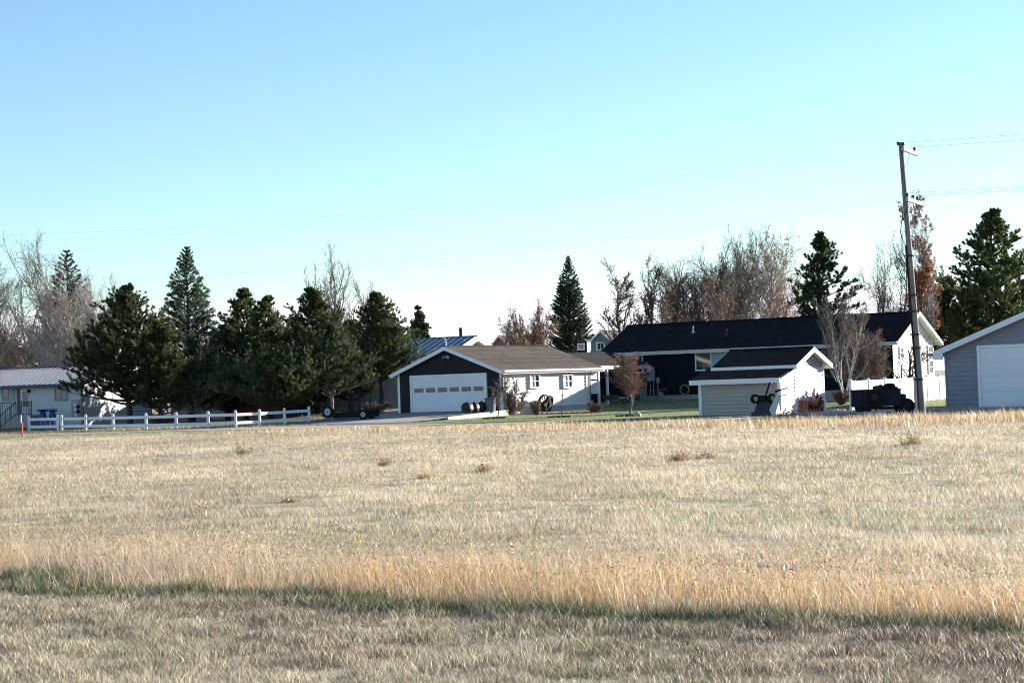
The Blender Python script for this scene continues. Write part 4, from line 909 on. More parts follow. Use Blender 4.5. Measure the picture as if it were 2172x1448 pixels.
# ---- black tipping cart leaning on the shed wall
dcf = Frame(P(1620, 883), -30); dx = lambda px: dcf.x(px, 0, .5); dz = lambda py: dcf.z(py, 0, 0)
dc = thing('garden_cart', 'black tipping cart stood on end with its wheels up against the shed wall', 'garden cart', P(1620, 883), -30)
q = MB(); a, b = dx(1597), dx(1645); c, d = dx(1604), dx(1640)
q.add([(a, -.1, 0), (b, -.1, 0), (d, .15, dz(850)), (c, .15, dz(850)), (a, .55, 0), (b, .55, 0), (d, .6, dz(850)), (c, .6, dz(850))], [(0, 1, 2, 3), (7, 6, 5, 4), (0, 4, 5, 1), (1, 5, 6, 2), (2, 6, 7, 3), (3, 7, 4, 0)])
q.box(a - .04, b + .04, -.14, .58, 0, dz(873)); q.build('tub', mat('black_blue_steel', (.02, .025, .035), .5, .2, 2), dc, bevel=.02)
q = MB(); q.box(dx(1608), dx(1638), .1, .5, dz(850), dz(838)); q.bar((dx(1604), .1, dz(846)), (dx(1638), .1, dz(846)), .08, .08); q.build('axle', M_black, dc, bevel=.02)
q = MB(); q.bar((dx(1622), .05, dz(846)), (dx(1633), .1, dz(812)), .08, .09); q.bar((dx(1628), .05, dz(838)), (dx(1622), .05, dz(846)), .16, .06); q.bar((dx(1631), .1, dz(812)), (dx(1636), .1, dz(812)), .06, .05); q.build('handle', M_black, dc)
for px, lb in ((1602, None), (1638, 'wheel with pale dusty hub')):
    q = MB().ring((dx(px), .0, dz(845)), (.92, -.6, 0), .11, .20, .12, 20).build('wheel', M_rubber, dc); MB().ring((dx(px), .0, dz(845)), (.92, -.6, 0), .02, .11, .10, 16).build('rim', mat('tan_rim', (.40, .36, .22), .7), q)
    if lb: q['label'] = lb
# pale cabinet door leaning at the shed corner
q = MB(); pf_ = Frame(P(1640, 885), -35); lx = lambda px: pf_.x(px, 0, .5); lz = lambda py: pf_.z(py, 0, 0)
q.add([(lx(1641), -.10, 0), (lx(1644), -.02, lz(872)), (lx(1652), .05, lz(843)), (lx(1647), .02, lz(836)), (lx(1634), -.12, lz(869))], [(0, 1, 2, 3, 4)])
q.v += [(v[0] + .03, v[1] + .05, v[2]) for v in q.v]; q.f += [(9, 8, 7, 6, 5)] + [(i, (i + 1) % 5, 5 + (i + 1) % 5, 5 + i) for i in range(5)]
o = q.build('leaning_panel', mat('pale_green_panel', (.50, .55, .50), .6, .1, 2)); o.location = pf_.o; o.rotation_euler.z = pf_.a; tag(o, 'pale panel leaning against the shed corner beside the black cart', 'panel')
q = MB().tube([(0, 0, 0), (.35, .1, .10)], .03, 6).tube([(-.05, 0, -.25), (.35, .1, -.18)], .02, 6).bar((-.2, 0, -.05), (.0, 0, .02), .12, .1)
o = q.build('tool_handles', M_iron); zz2 = dz(829); o.location = dcf.w(dx(1648), .35, zz2); tag(o, 'dark tool handles sticking out above the leaning panel at the shed corner', 'tools')
# scrap along the shed's bright side wall
rr = random.Random(21)
def gp(px, py): return P(px, py)
fw = thing('firewood_pile', 'pile of reddish split wood and boards against the bright shed wall', 'wood pile', gp(1716, 875))
for i in range(70):
    t = rr.random(); x_ = (t - .5) * 1.25; h_ = rr.uniform(.05, .80) * (1 - abs(t - .55) * .8); q = MB()
    a = Vector((x_, rr.uniform(-.25, .45), rr.uniform(0, h_))); d = Vector((rr.uniform(-.12, .12), rr.uniform(-.1, .2), rr.uniform(.15, .55)))
    q.bar(a, a + d, rr.uniform(.05, .14), rr.uniform(.03, .10)); q.build('log', [M_brick, M_iron, mat('pink_wood', (.58, .34, .25), .8, .3, 6), M_brick][i % 4], fw)
bk = thing('brick_stack', 'rounded stack of orange bricks left of the wood pile by the shed', 'bricks', gp(1703, 876))
q = MB()
for j in range(7):
    for i in range(3): q.box(-.22 + i * .16 + rr.uniform(-.02, .02), -.08 + i * .16, -.12, .12 + rr.uniform(-.02, .02), j * .085, j * .085 + .075)
q.build('bricks', M_brick, bk)
q = MB()
for k in range(5): q.bar((-.17, 0, .08 + k * .14), (.17, 0, .08 + k * .14), .02, .05)
q.bar((-.18, 0, 0), (-.26, .12, .78), .05, .04); q.bar((.18, 0, 0), (.10, .12, .78), .05, .04)
q = MB()
for k in range(5): z_ = .06 + k * .15; s2 = -.06 * z_; q.bar((-.17 + s2 * 2, z_ * .15, z_), (.20 + s2 * 2, z_ * .15, z_), .03, .06)
q.bar((-.18, 0, 0), (-.30, .12, .76), .05, .05, (0, 1, 0)); q.bar((.20, 0, 0), (.08, .12, .76), .05, .05, (0, 1, 0))
o = q.build('pallet', M_white); o.location = gp(1745, 872); o.rotation_euler.z = math.radians(-10); tag(o, 'white slatted pallet leaning on the wood pile at the shed end', 'pallet')
q = MB()
for i in range(70):
    x_ = rr.uniform(-.9, .9); c = Vector((x_, rr.uniform(-.3, .3), 0)); r_ = rr.uniform(.03, .10) * (1.2 - abs(x_)); r_ = max(r_, .025); q.tube([c, c + Vector((rr.uniform(-.03, .03), 0, r_)), c + Vector((0, 0, r_ * 1.6))], [r_ * 1.1, r_, r_ * .3], 5)
o = q.build('rubble_heap', mat('pale_rubble', (.55, .52, .47), .9, .3, 6)); o.location = gp(1765, 873); tag(o, 'heap of pale broken rubble on the ground right of the shed', 'rubble', None, 'stuff')
q = MB()
for i in range(16):
    a = Vector((rr.uniform(-.8, .8), rr.uniform(-.2, .2), rr.uniform(0, .2))); q.bar(a, a + Vector((rr.uniform(-.5, .5), rr.uniform(-.1, .1), rr.uniform(-.05, .2))), rr.uniform(.04, .12), .04)
o = q.build('scrap_boards', mat('pink_wood2', (.42, .25, .19), .8, .3, 6)); o.location = gp(1682, 879); tag(o, 'low scatter of scrap boards at the foot of the bright shed wall', None, None, 'stuff')
q = MB()
for i in range(60):
    a = Vector((rr.uniform(-1.6, 1.6), rr.uniform(-.2, .2), 0)); q.tube([a, a + Vector((rr.uniform(-.06, .06), 0, rr.uniform(.06, .22)))], [rr.uniform(.06, .14), .02], 5)
o = q.build('dead_plants', mat('dark_plants', (.05, .045, .03), .9, .3, 6)); o.location = gp(1560, 880); tag(o, 'low dark dead plants along the foot of the shed front wall', None, None, 'stuff')

# ---- blue sawhorses by the white house, marker post, litter, reflector
for px, lb in ((101, None),):
    p = P(94, 907)
for k, (p0, p1, lb) in enumerate(((86, 96, 'left dark blue sawhorse with dark plank top in front of the white house'), (106, 117, 'right dark blue sawhorse under the same plank in front of the white house'))):
    y_ = -1.6; xm = lf.x((p0 + p1) / 2, y_, .5); zt_ = lf.z(870, xm, y_)
    t = thing('sawhorse', lb, 'sawhorse', lf.w(xm, y_, 0), -18, 'blue sawhorses')
    for sx in (-1, 1):
        for sy in (-1, 1): MB().bar((sx * .22, sy * .3, 0), (sx * .04, sy * .05, zt_), .12, .06, (0, 1, 0)).build('leg', M_blue, t)
    MB().box(-.10, .10, -.45, .45, zt_ - .08, zt_).build('beam', M_blue, t)
o = MB().box(lf.x(84, -1.6, .5), lf.x(118, -1.6, .5), -.25, .15, 0, .06).build('plank', M_black); o.location = lf.w(0, -1.6, lf.z(869.5, lf.x(101, -1.6, .5), -1.6)); o.rotation_euler.z = lf.a; tag(o, 'dark plank laid across the two blue sawhorses', 'plank')
p = P(47, 925); hm = ZH(p.x, p.y, 880)
mk = thing('marker_post', 'orange red marker post standing in the grass at the left edge', 'marker post', p)
MB().tube([(0, 0, -.1), (0, 0, hm * .62)], .045, 10).build('post', M_red, mk); MB().tube([(-.03, 0, hm * .6), (-.03, 0, hm)], .03, 8).build('tip', M_white, mk); MB().tube([(0, 0, hm * .5), (0, 0, hm * .64)], .06, 10).build('cap', M_red, mk)
p = P(1107, 930); q = MB().box(-.05, .05, -.01, .01, .08, .16).bar((0, 0, 0), (0, 0, .1), .012, .012, (0, 1, 0)); o = q.build('marker_flag', M_white); o.location = p; tag(o, 'tiny white marker flag in the far middle of the field', 'flag')
# ================================================================ TREES AND SHRUBS
def tubes_np(segs, sides=3):
    S = np.array(segs, dtype=float); p, q, r0, r1 = S[:, :3], S[:, 3:6], S[:, 6:7], S[:, 7:8]
    d = q - p; d /= np.linalg.norm(d, axis=1, keepdims=True) + 1e-9
    u = np.where(np.abs(d[:, 2:3]) < .9, [[0, 0, 1.]], [[1., 0, 0]]); a = np.cross(d, u); a /= np.linalg.norm(a, axis=1, keepdims=True); b = np.cross(a, d)
    V = []
    for c, r_ in ((p, r0), (q, r1)):
        for k in range(sides):
            t = 2 * PI * k / sides; V.append(c + (a * math.cos(t) + b * math.sin(t)) * r_)
    V = np.stack(V, 1).reshape(-1, 3); base = (np.arange(len(S)) * 2 * sides)[:, None]
    Fa = np.concatenate([base + np.array([[k, (k + 1) % sides, sides + (k + 1) % sides, sides + k]]) for k in range(sides)], 0)
    return V, Fa
def rdir(R, d, ang):
    u = Vector((0, 0, 1)) if abs(d.z) < .9 else Vector((1, 0, 0)); a = d.cross(u).normalized(); b = a.cross(d); t = R.uniform(0, 2 * PI)
    return (d * math.cos(ang) + (a * math.cos(t) + b * math.sin(t)) * math.sin(ang)).normalized()
def grow(R, segs, tips, p, d, ln, r, lvl, S):
    n = S['nseg'][lvl]; pts = [p]; q = p; sl_ = ln / n; rr_ = r
    for i in range(n):
        d = (d + Vector((R.gauss(0, 1), R.gauss(0, 1), R.gauss(0, 1))) * S['wander'][lvl] + Vector((0, 0, S['up'][lvl]))).normalized()
        q2 = q + d * sl_; r2 = r * (1 - (i + 1) / n * (1 - S['taper'])); segs.append((*q, *q2, rr_, r2, lvl)); 
        if lvl + 1 < len(S['nseg']):
            t = (i + 1) / n
            if t > S['start'][lvl]:
                for _ in range(S['kids'][lvl] if R.random() < .85 else S['kids'][lvl] - 1):
                    grow(R, segs, tips, q.lerp(q2, R.random()), rdir(R, d, math.radians(R.uniform(*S['ang'][lvl]))), ln * S['ratio'][lvl] * R.uniform(.65, 1.15) * (1.25 - .6 * t), max(rr_ * S['rr'], .006), lvl + 1, S)
        q, rr_ = q2, r2
    tips.append((*q, *d))
def mk_tree(name, label, px, Y, top, wpx, S, seed, bark, group=None, leaves=None, leafn=0, leafsz=.06, trunks=1, spread=.0, base_r=.16, z0=0, cat='tree', twig=None, cb=None):
    R = random.Random(seed); x = X(px, Y); zb = terr(x, Y); Ht = ZH(x, Y, top) - zb; Wd = wpx / FPX * Y
    segs, tips = [], []
    for k in range(trunks):
        d = Vector((0, 0, 1)) if trunks == 1 else Vector((math.cos(2 * PI * k / trunks + seed) * spread, math.sin(2 * PI * k / trunks + seed) * spread, 1)).normalized()
        grow(R, segs, tips, Vector((0, 0, 0)), d, 1.0 if k == 0 else R.uniform(.75, .98), 1.0 / (trunks ** .5), 0, S)
    A_ = np.array(segs); mx = max(A_[:, 5].max(), 1e-3); wx = np.percentile(np.abs(A_[:, 3]), 98) * 2; sx, sz = Wd / wx, Ht / mx
    for c in (0, 3): A_[:, c] *= sx; A_[:, c + 1] *= sx; A_[:, c + 2] *= sz
    A_[:, 2] -= 0; A_[:, 6:8] *= base_r; A_[:, 6:8] = np.maximum(A_[:, 6:8], .006 * Y / 100)
    t = thing(name, label, cat, (x, Y, zb + z0 - .05), 0, group)
    big = A_[A_[:, 8] < 2]; V, Fa = tubes_np(big[:, :8], 7); np_mesh('trunk', V, Fa, bark, t, smooth=True)
    sm_ = A_[A_[:, 8] >= 2]
    if len(sm_): V, Fa = tubes_np(sm_[:, :8], 3); np_mesh('crown', V, Fa, twig or bark, t)
    if leaves:
        rng = np.random.RandomState(seed); T = A_[A_[:, 8] >= max(2, len(S['nseg']) - 2)]; idx = rng.choice(len(T), leafn); f = rng.rand(leafn, 1)
        # leaf clusters gather on some branches
        cl = fnoise(T[idx, 3] + 50, T[idx, 5] + 50, Wd * .25, seed % 60); k = cl > np.percentile(cl, 35); idx, f = idx[k], f[k]; n_ = len(idx)
        c = T[idx, :3] * (1 - f) + T[idx, 3:6] * f + rng.normal(0, .05, (n_, 3)); a = rng.normal(size=(n_, 3)); b = rng.normal(size=(n_, 3))
        a /= np.linalg.norm(a, axis=1, keepdims=True); b /= np.linalg.norm(b, axis=1, keepdims=True); s_ = rng.uniform(.5, 1.2, (n_, 1)) * leafsz
        V = np.stack([c - a * s_, c + b * s_ * .7, c + a * s_, c - b * s_ * .7], 1).reshape(-1, 3)
        np_mesh('foliage', V, np.arange(4 * n_).reshape(-1, 4), M_leaf, t, col=np.repeat(palette(rng, n_, leaves[0], leaves[1]), 4, 0))
    return t
BARE = dict(nseg=[9, 6, 5, 4], wander=[.10, .16, .2, .22, .25], up=[.05, .09, .08, .06, .05], start=[.22, .15, .1, .1], kids=[2, 2, 2, 2], ang=[(30, 60), (28, 58), (28, 58), (25, 55)], ratio=[.55, .48, .5, .52], rr=.55, taper=.35)
UPR = dict(BARE, nseg=[9, 7, 5, 3], start=[.25, .15, .1], kids=[2, 2, 2], up=[.04, .10, .09, .08], ang=[(25, 52), (25, 50), (25, 50)], ratio=[.55, .42, .45])
TALL = dict(BARE, nseg=[12, 6, 5, 3], kids=[2, 2, 2], start=[.3, .15, .1], ratio=[.34, .45, .45], ang=[(30, 55), (25, 50), (25, 50)], up=[.03, .12, .1, .06], wander=[.06, .15, .2, .2])
DROOP = dict(BARE, nseg=[9, 7, 5, 4], start=[.18, .15, .1], wander=[.16, .22, .25, .28], ratio=[.62, .50, .5], kids=[2, 2, 2])
LIGHT = dict(BARE, nseg=[7, 5, 4, 3], kids=[2, 2, 2], start=[.3, .1, .1], wander=[.07, .12, .16, .2], up=[.03, .14, .12, .08], ang=[(20, 42), (22, 45), (22, 45)], ratio=[.5, .5, .5], rr=.5, taper=.3)
BRN = ([(.26, .12, .07), (.16, .09, .06), (.30, .19, .12), (.34, .12, .05)], [.35, .35, .2, .1])
RST = ([(.34, .13, .05), (.24, .09, .04), (.38, .20, .10)], [.5, .3, .2])
TAN = ([(.40, .26, .14), (.30, .17, .09), (.45, .33, .2)], [.4, .3, .3])
MUL = (M_barkb)
# needles -------------------------------------------------------------------------------------------
def brushes(C0, D, n, ln, nl, wd, rng, fwd=.75):
    """needle brushes: C0 base points, D directions, n needles each along a shoot of length ln"""
    m_ = len(C0); t = rng.rand(m_, n, 1); ax = D[:, None, :]; rnd = rng.normal(size=(m_, n, 3)); rnd -= (rnd * ax).sum(-1, keepdims=True) * ax; rnd /= np.linalg.norm(rnd, axis=-1, keepdims=True) + 1e-9
    b = C0[:, None, :] + ax * t * (ln[:, None, None] if hasattr(ln, '__len__') else ln); dr = ax * fwd + rnd; dr /= np.linalg.norm(dr, axis=-1, keepdims=True)
    L_ = (nl[:, None, None] if hasattr(nl, '__len__') else nl) * rng.uniform(.7, 1.2, (m_, n, 1)); side = np.cross(dr, rng.normal(size=(m_, n, 3))); side /= np.linalg.norm(side, axis=-1, keepdims=True) + 1e-9
    V = np.stack([b - side * wd, b + side * wd, b + dr * L_], 2); return V.reshape(-1, 3)
def conifer(name, label, px, Y, top, wpx, kind, seed, low=.08, group=None, tone=1.0, dens=1.0, offx=0, prof=None, bark=None, lz=0, pal=None):
    R = random.Random(seed); rng = np.random.RandomState(seed); x = X(px, Y); zb = terr(x, Y); H = (ZH(x, Y, top) - zb) * (1.03 if kind == 'pine' else 1.0); Rm = wpx / FPX * Y / 2 * (1.3 if kind == 'pine' else 1.22)
    t = thing(name, label, 'tree', (x, Y, zb - .05 + lz), 0, group); segs = []
    wob = [Vector((R.gauss(0, .015 * H) * (1 if kind == 'pine' else .2), R.gauss(0, .01 * H), 0)) for _ in range(9)]; wob[0] = Vector(); 
    def ctr(h):
        f = max(0, min(7.999, h / H * 8)); i = int(f); return wob[i].lerp(wob[i + 1], f - i) + Vector((0, 0, h))
    for i in range(16): segs.append((*ctr(H * i / 16), *ctr(H * (i + 1) / 16 * .985), .022 * H * (1 - i / 16) + .02, .022 * H * (1 - (i + 1) / 16) + .015, 0))
    C0, D, LN = [], [], []
    if kind == 'pine':
        nw = int(19 * dens ** .5) + 4
        for w in range(nw):
            f = low + (1 - low) * ((w + R.uniform(-.3, .3)) / (nw - 1)); f = min(max(f, low), .985)
            pr = prof(f) if prof else (min(1, (f - low) * 6 + .7) * (1 - max(0, (f - low - .08) / (.92 - low)) ** 1.15 * .95)); k = R.randint(4, 6)
            ph = R.uniform(0, 6.3)
            for j in range(k):
                a = ph + 2 * PI * j / k + R.uniform(-.35, .35); ln = Rm * pr * R.choice([.5, .75, .95, 1.1, 1.3]); p = ctr(H * f); el = R.uniform(-.05, .35) + f * .55
                d = Vector((math.cos(a) * math.cos(el), math.sin(a) * math.cos(el), math.sin(el))); ns = 5; rad = .012 * H * (1 - f) * .7 + .018; q = p
                for s_ in range(ns):
                    d = (d + Vector((R.gauss(0, .10), R.gauss(0, .10), R.gauss(0, .06) + .09 * (s_ / ns) * 1.6))).normalized(); q2 = q + d * ln / ns
                    segs.append((*q, *q2, rad * (1 - s_ / ns) + .01, rad * (1 - (s_ + 1) / ns) + .008, 1))
                    if s_ >= 1 or ln < .8:
                        for _ in range(R.choice([3, 3, 4]) if dens >= 1 else 2):
                            sd2 = rdir(R, d, R.uniform(.5, 1.1)); sd2.z = abs(sd2.z) * .6 + .25; sd2.normalize(); l2 = R.uniform(.18, .34) * ln * (1 - s_ / ns * .4) + .15
                            e = q2 + sd2 * l2; segs.append((*q2, *e, .012, .007, 2))
                            for g_ in range(max(1, int(l2 / .28))):
                                c_ = q2.lerp(e, 1 - g_ * .35 if l2 > .3 else 1); dd = (sd2 + Vector((R.gauss(0, .3), R.gauss(0, .3), .45))).normalized()
                                C0.append(c_ - dd * .08); D.append(dd); LN.append(R.uniform(.18, .36))
                    q = q2
                dd = (d + Vector((0, 0, .5))).normalized()
                C0.append(q - dd * .1); D.append(dd); LN.append(.4)
        for k in range(9): C0.append(ctr(H * (.90 + .014 * k)) ); dd = Vector((R.gauss(0, .4), R.gauss(0, .4), 1)).normalized(); D.append(dd); LN.append(.35)
        C0, D, LN = np.array([list(c) for c in C0]), np.array([list(c) for c in D]), np.array(LN); LN = LN * np.interp(C0[:, 2] / H, [.6, 1], [1, .55])
        sc_ = (H / 9) ** .5; nn = 52; V = brushes(C0, D, nn, LN * sc_, .20 * sc_ * np.interp(C0[:, 2] / H, [.7, 1], [1, .6]), .0165 * sc_ * Y / 120, rng, .8)
        base = [(.06, .09, .028), (.10, .13, .038), (.16, .18, .06), (.045, .065, .025)]; wt = [.35, .35, .15, .15]
    else:
        nw = int(H / .27 * dens)
        for w in range(nw):
            f = low + (1 - low) * (w / nw) ** .92; pr = (prof(f) if prof else (1 - f) ** .85 * min(1, .55 + (f - low) * 3)); k = 9 if f < .8 else 6; ph = R.uniform(0, 6.3)
            for j in range(k):
                a = ph + 2 * PI * j / k + R.uniform(-.3, .3); ln = Rm * pr * R.uniform(.72, 1.12) + .05; p = ctr(H * f); el = -.25 + f * .75 + R.uniform(-.1, .1)
                d = Vector((math.cos(a) * math.cos(el), math.sin(a) * math.cos(el), math.sin(el))); ns = max(2, int(ln / .38)); q = p
                for s_ in range(ns):
                    d = (d + Vector((0, 0, .10))).normalized(); q2 = q + d * ln / ns; segs.append((*q, *q2, .02, .012, 1))
                    if s_ / ns > .2 or ln < .7:
                        for sgn in (-1, 1):
                            sd2 = Vector((-d.y * sgn, d.x * sgn, 0)) * .8 + d * .8 + Vector((0, 0, R.uniform(-.35, .1))); sd2.normalize(); l2 = min(.75, ln * .36) * (1 - s_ / ns * .5)
                            C0.append(q2); D.append(sd2); LN.append(l2)
                        C0.append(q); D.append(d); LN.append(ln / ns)
                    q = q2
                C0.append(q); D.append((d + Vector((0, 0, .2))).normalized()); LN.append(.22)
        C0.append(ctr(H * .96)); D.append(Vector((0, 0, 1))); LN.append(H * .04)
        C0, D, LN = np.array([list(c) for c in C0]), np.array([list(c) for c in D]), np.array(LN); nn = 22
        V = brushes(C0, D, nn, LN * np.interp(C0[:, 2] / H, [.8, 1], [1, .5]), .17 * np.interp(C0[:, 2] / H, [.75, 1], [1, .4]), .024 * Y / 130, rng, .7); base = pal or [(.035, .062, .030), (.055, .085, .042), (.085, .11, .06)]; wt = [.4, .4, .2]
    A_ = np.array(segs); Vt, Ft = tubes_np(A_[A_[:, 8] < 1][:, :8], 9); np_mesh('trunk', Vt, Ft, bark or M_bark, t, smooth=True)
    Vt, Ft = tubes_np(A_[A_[:, 8] >= 1][:, :8], 4); np_mesh('limb', Vt, Ft, bark or M_bark, t)
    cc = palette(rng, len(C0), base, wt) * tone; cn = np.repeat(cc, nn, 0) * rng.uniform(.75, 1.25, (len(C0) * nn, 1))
    np_mesh('crown', V, np.arange(len(V)).reshape(-1, 3), M_needle, t, col=np.repeat(cn, 3, 0)); return t
GP = 'pine trees in the row behind the rail fence'
conifer('pine_tree', 'broad dark pine with low crown in front of the bright white house wall', 274, 120, 620, 190, 'pine', 1, low=.15, group=GP, tone=.75, dens=1.9)
conifer('spruce_tree', 'tallest pointed spruce rising above the pine row on the left', 405, 126, 520, 172, 'spruce', 2, low=.10, group=None, tone=1.25, dens=1.0)
conifer('pine_tree', 'low bushy pine with twin pale trunks in front of the tall spruce', 420, 124, 742, 176, 'pine', 3, low=.13, group=GP, tone=1.2, bark=M_barkl)
conifer('pine_tree', 'pine with pointed top right of the tall spruce', 520, 130, 626, 140, 'pine', 4, low=.08, group=GP, tone=1.15, dens=1.1)
conifer('pine_tree', 'pine with leaning top between the spruce and the twin-topped pine', 572, 127, 640, 125, 'pine', 5, low=.08, group=GP, tone=1.15)
conifer('pine_tree', 'low wide bright green pine above the white rail fence in front of the red deck', 588, 120, 745, 178, 'pine', 6, low=.16, group=GP, tone=1.35, dens=1.2)
conifer('pine_tree', 'dark pine with open ragged top above the utility trailer', 672, 133, 624, 160, 'pine', 7, low=.12, group=GP, tone=.9, dens=1.1)
conifer('pine_tree', 'low spreading pine with pale forked trunk behind the utility trailer', 700, 122, 696, 140, 'pine', 8, low=.20, group=GP, tone=.85, bark=M_barkl, dens=1.2)
conifer('pine_tree', 'slim pine with bare trunk just left of the centre garage', 805, 128, 632, 128, 'pine', 9, low=.24, group=GP, tone=1.0, bark=M_bark, dens=1.1)
conifer('pine_tree', 'small distant pine beyond the blue metal roof', 893, 168, 657, 50, 'pine', 10, low=.25, tone=.9)
conifer('spruce_tree', 'dense dark conical spruce standing behind the centre breezeway', 1213, 250, 541, 118, 'spruce', 12, low=.02, tone=.8, dens=1.1)
conifer('spruce_tree', 'ragged old spruce behind the big bare tree on the far left', 150, 152, 525, 190, 'spruce', 13, low=.1, tone=.9, dens=.62)
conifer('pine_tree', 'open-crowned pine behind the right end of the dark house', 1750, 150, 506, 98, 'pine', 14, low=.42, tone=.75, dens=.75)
conifer('pine_tree', 'tall full pine rising behind the blue grey garage', 2114, 160, 462, 185, 'pine', 15, low=.2, tone=1.15, dens=1.3)
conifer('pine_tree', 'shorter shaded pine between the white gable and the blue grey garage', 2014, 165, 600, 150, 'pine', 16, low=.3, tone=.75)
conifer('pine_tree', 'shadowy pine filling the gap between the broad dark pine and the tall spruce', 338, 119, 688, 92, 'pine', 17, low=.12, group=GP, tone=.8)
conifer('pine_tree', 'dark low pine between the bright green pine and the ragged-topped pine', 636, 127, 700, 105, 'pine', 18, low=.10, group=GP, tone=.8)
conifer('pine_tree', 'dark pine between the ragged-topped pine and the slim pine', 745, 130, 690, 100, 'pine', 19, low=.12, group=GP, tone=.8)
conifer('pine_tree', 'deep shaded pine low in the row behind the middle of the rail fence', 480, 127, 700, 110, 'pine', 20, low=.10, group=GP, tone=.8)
# bare and brown-leaved trees
mk_tree('bare_tree', 'large pale-barked bare tree at the far left behind the white house', 62, 146, 492, 300, dict(DROOP, rr=.62), 31, M_barkl, twig=M_barkb, trunks=4, spread=.35, base_r=.36)
mk_tree('bare_tree', 'pale bare tree between the large bare tree and the broad dark pine', 150, 138, 560, 230, dict(DROOP, rr=.62), 32, M_barkl, trunks=4, spread=.35, base_r=.28)
mk_tree('bare_tree', 'bare tree cut off by the left edge of the picture', -25, 140, 500, 230, dict(BARE, rr=.6), 33, M_barkl, twig=M_barkb, trunks=3, spread=.3, base_r=.16)
mk_tree('bare_tree', 'fine-twigged bare tree behind the right side of the broad dark pine', 262, 160, 600, 130, BARE, 34, M_barkb, base_r=.1)
mk_tree('bare_tree', 'tall bare poplar standing behind the pines left of the centre garage', 762, 168, 508, 160, dict(UPR, kids=[2, 2, 2], rr=.6), 35, M_barkl, trunks=2, spread=.16, base_r=.34, leaves=TAN, leafn=700, leafsz=.05)
mk_tree('bare_tree', 'leaning bare tree left of the tall poplar behind the pines', 705, 165, 548, 120, BARE, 36, M_barkl, trunks=2, spread=.3, base_r=.18)
mk_tree('bare_tree', 'thin bare treetop showing between two pines in the row', 600, 170, 640, 60, LIGHT, 37, M_barkb, base_r=.1)
mk_tree('bare_tree', 'thin bare tree right of the slim pine above the blue metal roof', 838, 172, 628, 60, LIGHT, 38, M_barkb, base_r=.08)
mk_tree('bare_tree', 'low wide bare tree beyond the brown shingle roof', 1068, 195, 652, 120, BARE, 39, M_barkb, base_r=.13)
mk_tree('larch_tree', 'rounded rust brown tree left of the dense dark spruce', 1130, 190, 628, 115, dict(BARE, kids=[3, 2, 2]), 40, M_barkb, base_r=.2, trunks=2, spread=.2, leaves=([(.36, .19, .09), (.28, .14, .06), (.44, .27, .14)], [.4, .3, .3]), leafn=9000, leafsz=.07)
GC = 'brown-leaved trees beyond the dark house roof'
mk_tree('cottonwood', 'crooked brown-leaved tree with twisted trunk at the left end of the dark roof', 1322, 165, 545, 105, dict(TALL, ratio=[.42, .45, .45], wander=[.16, .2, .2, .2]), 41, M_barkb, GC, leaves=BRN, leafn=4200, leafsz=.09, base_r=.2)
mk_tree('cottonwood', 'narrow brown-leaved tree second from the left end of the dark roof', 1384, 168, 540, 105, dict(TALL, ratio=[.42, .45, .45]), 42, M_barkb, GC, leaves=BRN, leafn=3600, leafsz=.08, base_r=.18)
mk_tree('cottonwood', 'widest brown tree with leaning limbs above the middle of the dark roof', 1478, 172, 482, 275, dict(BARE, kids=[3, 2, 2], rr=.6), 43, M_barkb, GC, leaves=BRN, leafn=8000, leafsz=.07, trunks=4, spread=.5, base_r=.40)
mk_tree('cottonwood', 'dense upright brown tree with bare shoots above the dark roof', 1560, 175, 474, 175, dict(BARE, kids=[3, 2, 2]), 44, M_barkb, GC, leaves=BRN, leafn=5000, leafsz=.07, trunks=3, spread=.35, base_r=.2)
mk_tree('cottonwood', 'tall brown-leaved tree with pale trunk left of the open-crowned pine', 1640, 170, 474, 150, dict(BARE, kids=[3, 2, 2]), 45, M_barkl, GC, leaves=([(.28, .14, .10), (.20, .12, .10), (.34, .15, .08)], [.4, .4, .2]), leafn=8500, leafsz=.075, base_r=.18, trunks=2, spread=.16)
mk_tree('cottonwood', 'low rust-leaved tree filling the gap under the tall brown tree', 1672, 160, 590, 110, BARE, 46, M_barkb, GC, leaves=RST, leafn=3000, leafsz=.08, base_r=.12)
mk_tree('cottonwood', 'low brown thicket tree between the narrow tree and the widest tree', 1430, 160, 585, 130, BARE, 47, M_barkb, GC, leaves=BRN, leafn=3000, leafsz=.07, base_r=.1)
mk_tree('cottonwood', 'low grey brown tree behind the roof right of the widest tree', 1540, 160, 560, 130, BARE, 48, M_barkb, GC, leaves=BRN, leafn=2600, leafsz=.07, base_r=.1)
mk_tree('bare_tree', 'slender forked bare tree just left of the utility pole top', 1893, 155, 476, 165, dict(BARE, rr=.6), 49, M_barkb, trunks=2, spread=.2, base_r=.16)
mk_tree('aspen_tree', 'tall narrow aspen with pale trunk and purple brown leaves right of the utility pole', 1978, 150, 405, 95, dict(TALL, kids=[3, 2, 2], ratio=[.26, .45, .45]), 50, M_barkw, base_r=.15, leaves=([(.30, .20, .17), (.22, .13, .11), (.36, .22, .15)], [.4, .4, .2]), leafn=11000, leafsz=.09)
mk_tree('ash_tree', 'dense rust-leaved tree directly behind the utility pole', 1952, 142, 538, 85, UPR, 51, M_barkb, base_r=.16, leaves=([(.36, .14, .07), (.26, .10, .05), (.20, .09, .06)], [.5, .3, .2]), leafn=7500, leafsz=.075)
mk_tree('birch_tree', 'pale multi-stemmed birch behind the left end of the white board fence', 1788, 108, 596, 120, UPR, 52, M_barkw, trunks=3, spread=.25, base_r=.09, leaves=BRN, leafn=900, leafsz=.04, twig=M_barkb)
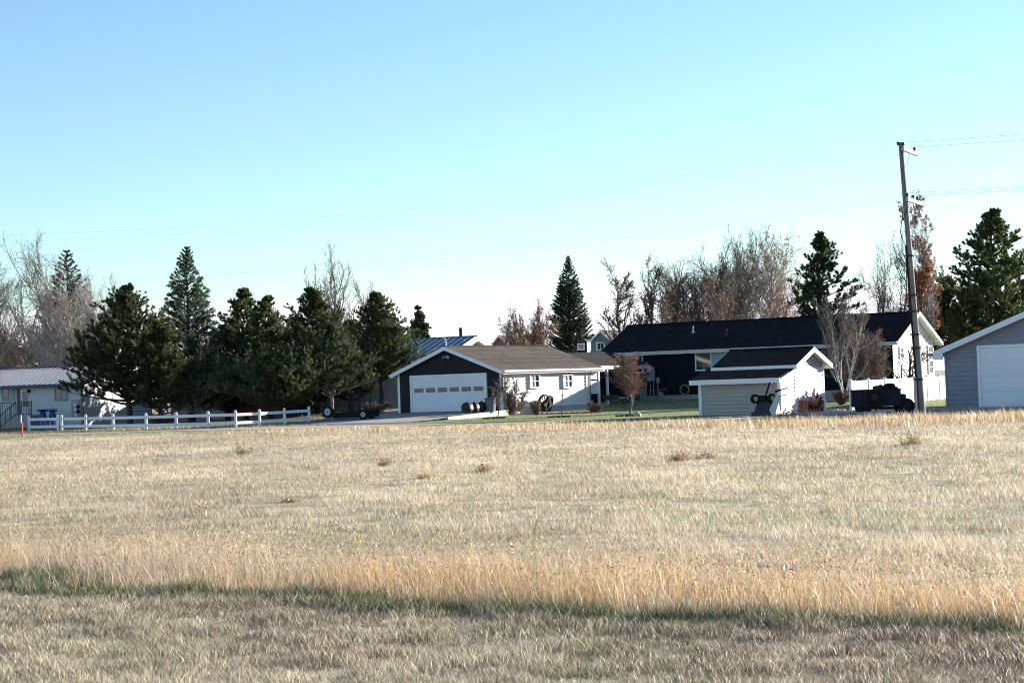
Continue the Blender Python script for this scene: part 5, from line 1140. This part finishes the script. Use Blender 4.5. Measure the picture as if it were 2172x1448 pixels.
mk_tree('thicket', 'dense reddish brown bare thicket behind the white board fence', 1848, 112, 672, 135, BARE, 53, M_barkb, trunks=5, spread=.4, base_r=.06, leaves=([(.22, .10, .07), (.30, .14, .09), (.14, .08, .06)], [.4, .3, .3]), leafn=5500, leafsz=.045, cat='shrub')
mk_tree('apple_tree', 'black pruned bare tree in front of the white gable wall', 1928, 108, 708, 105, dict(LIGHT, up=[.02, .16, .14, .10], start=[.15, .1, .1], ang=[(45, 75), (25, 50), (25, 45)], ratio=[.6, .5, .5]), 54, M_barkk, base_r=.12)
mk_tree('ornamental_tree', 'small upright tree with brown leaves on the lawn before the dark house', 1333, (P(1335, 883)).y, 742, 80, dict(UPR, nseg=[12, 6, 4, 3], wander=[.03, .10, .15, .15], start=[.36, .1, .1], kids=[4, 3, 2], ang=[(18, 40), (18, 38), (18, 38)], ratio=[.48, .40, .45]), 55, M_barkb, base_r=.055, leaves=RST, leafn=260, leafsz=.035, twig=mat('reddish_twig', (.22, .12, .09), .8))
mk_tree('young_tree', 'slim bare young tree on the lawn at the garage corner', 1053, (P(1053, 888)).y, 786, 60, dict(LIGHT, start=[.42, .1, .1], kids=[3, 2, 2]), 56, M_barkb, base_r=.035)
mk_tree('young_tree', 'very thin bare sapling in front of the flower bed', 1189, (P(1190, 886)).y, 790, 20, dict(LIGHT, kids=[1, 1, 1], ratio=[.3, .4, .4]), 57, M_barkb, base_r=.03)
mk_tree('bare_shrub', 'multi-stemmed bare shrub against the pale side wall of the garage', 1086, gf.w(1.0, 1.2, 0).y, 792, 62, dict(LIGHT, start=[.1, .1, .1]), 58, M_barkb, trunks=6, spread=.45, base_r=.035, cat='shrub')
mk_tree('bare_shrub', 'small brown shrub at the right end of the flower bed', 1262, P(1262, 873).y, 846, 42, dict(LIGHT, start=[.1, .1, .1]), 59, M_barkb, trunks=6, spread=.6, base_r=.02, cat='shrub')
mk_tree('bare_shrub', 'small dry shrub left of the wagon wheels in the flower bed', 1137, P(1137, 876).y, 846, 26, dict(LIGHT, start=[.1, .1, .1]), 60, M_barkb, trunks=6, spread=.6, base_r=.02, cat='shrub', leaves=TAN, leafn=200, leafsz=.03)
mk_tree('bare_shrub', 'low rusty shrub under the pines behind the white rail fence', 345, 118, 872, 60, dict(LIGHT, start=[.1, .1, .1]), 61, M_barkb, trunks=8, spread=.8, base_r=.02, cat='shrub', leaves=RST, leafn=2500, leafsz=.04)
mk_tree('bare_shrub', 'tall dry weedy shrub left of the centre garage', 795, 116, 848, 60, dict(LIGHT, start=[.1, .1, .1]), 62, M_barkb, trunks=8, spread=.5, base_r=.02, cat='shrub', leaves=RST, leafn=1200, leafsz=.03)
mk_tree('bare_shrub', 'orange brown shrub beside the trunk at the end of the white board fence', 1782, 104, 822, 34, dict(LIGHT, start=[.1, .1, .1]), 63, M_barkb, trunks=7, spread=.5, base_r=.03, cat='shrub', leaves=RST, leafn=900, leafsz=.045)
mk_tree('bare_shrub', 'brown undergrowth bush behind the middle of the dark house roof', 1600, 165, 640, 120, BARE, 64, M_barkb, trunks=3, spread=.5, base_r=.06, cat='shrub', leaves=BRN, leafn=2500, leafsz=.08)
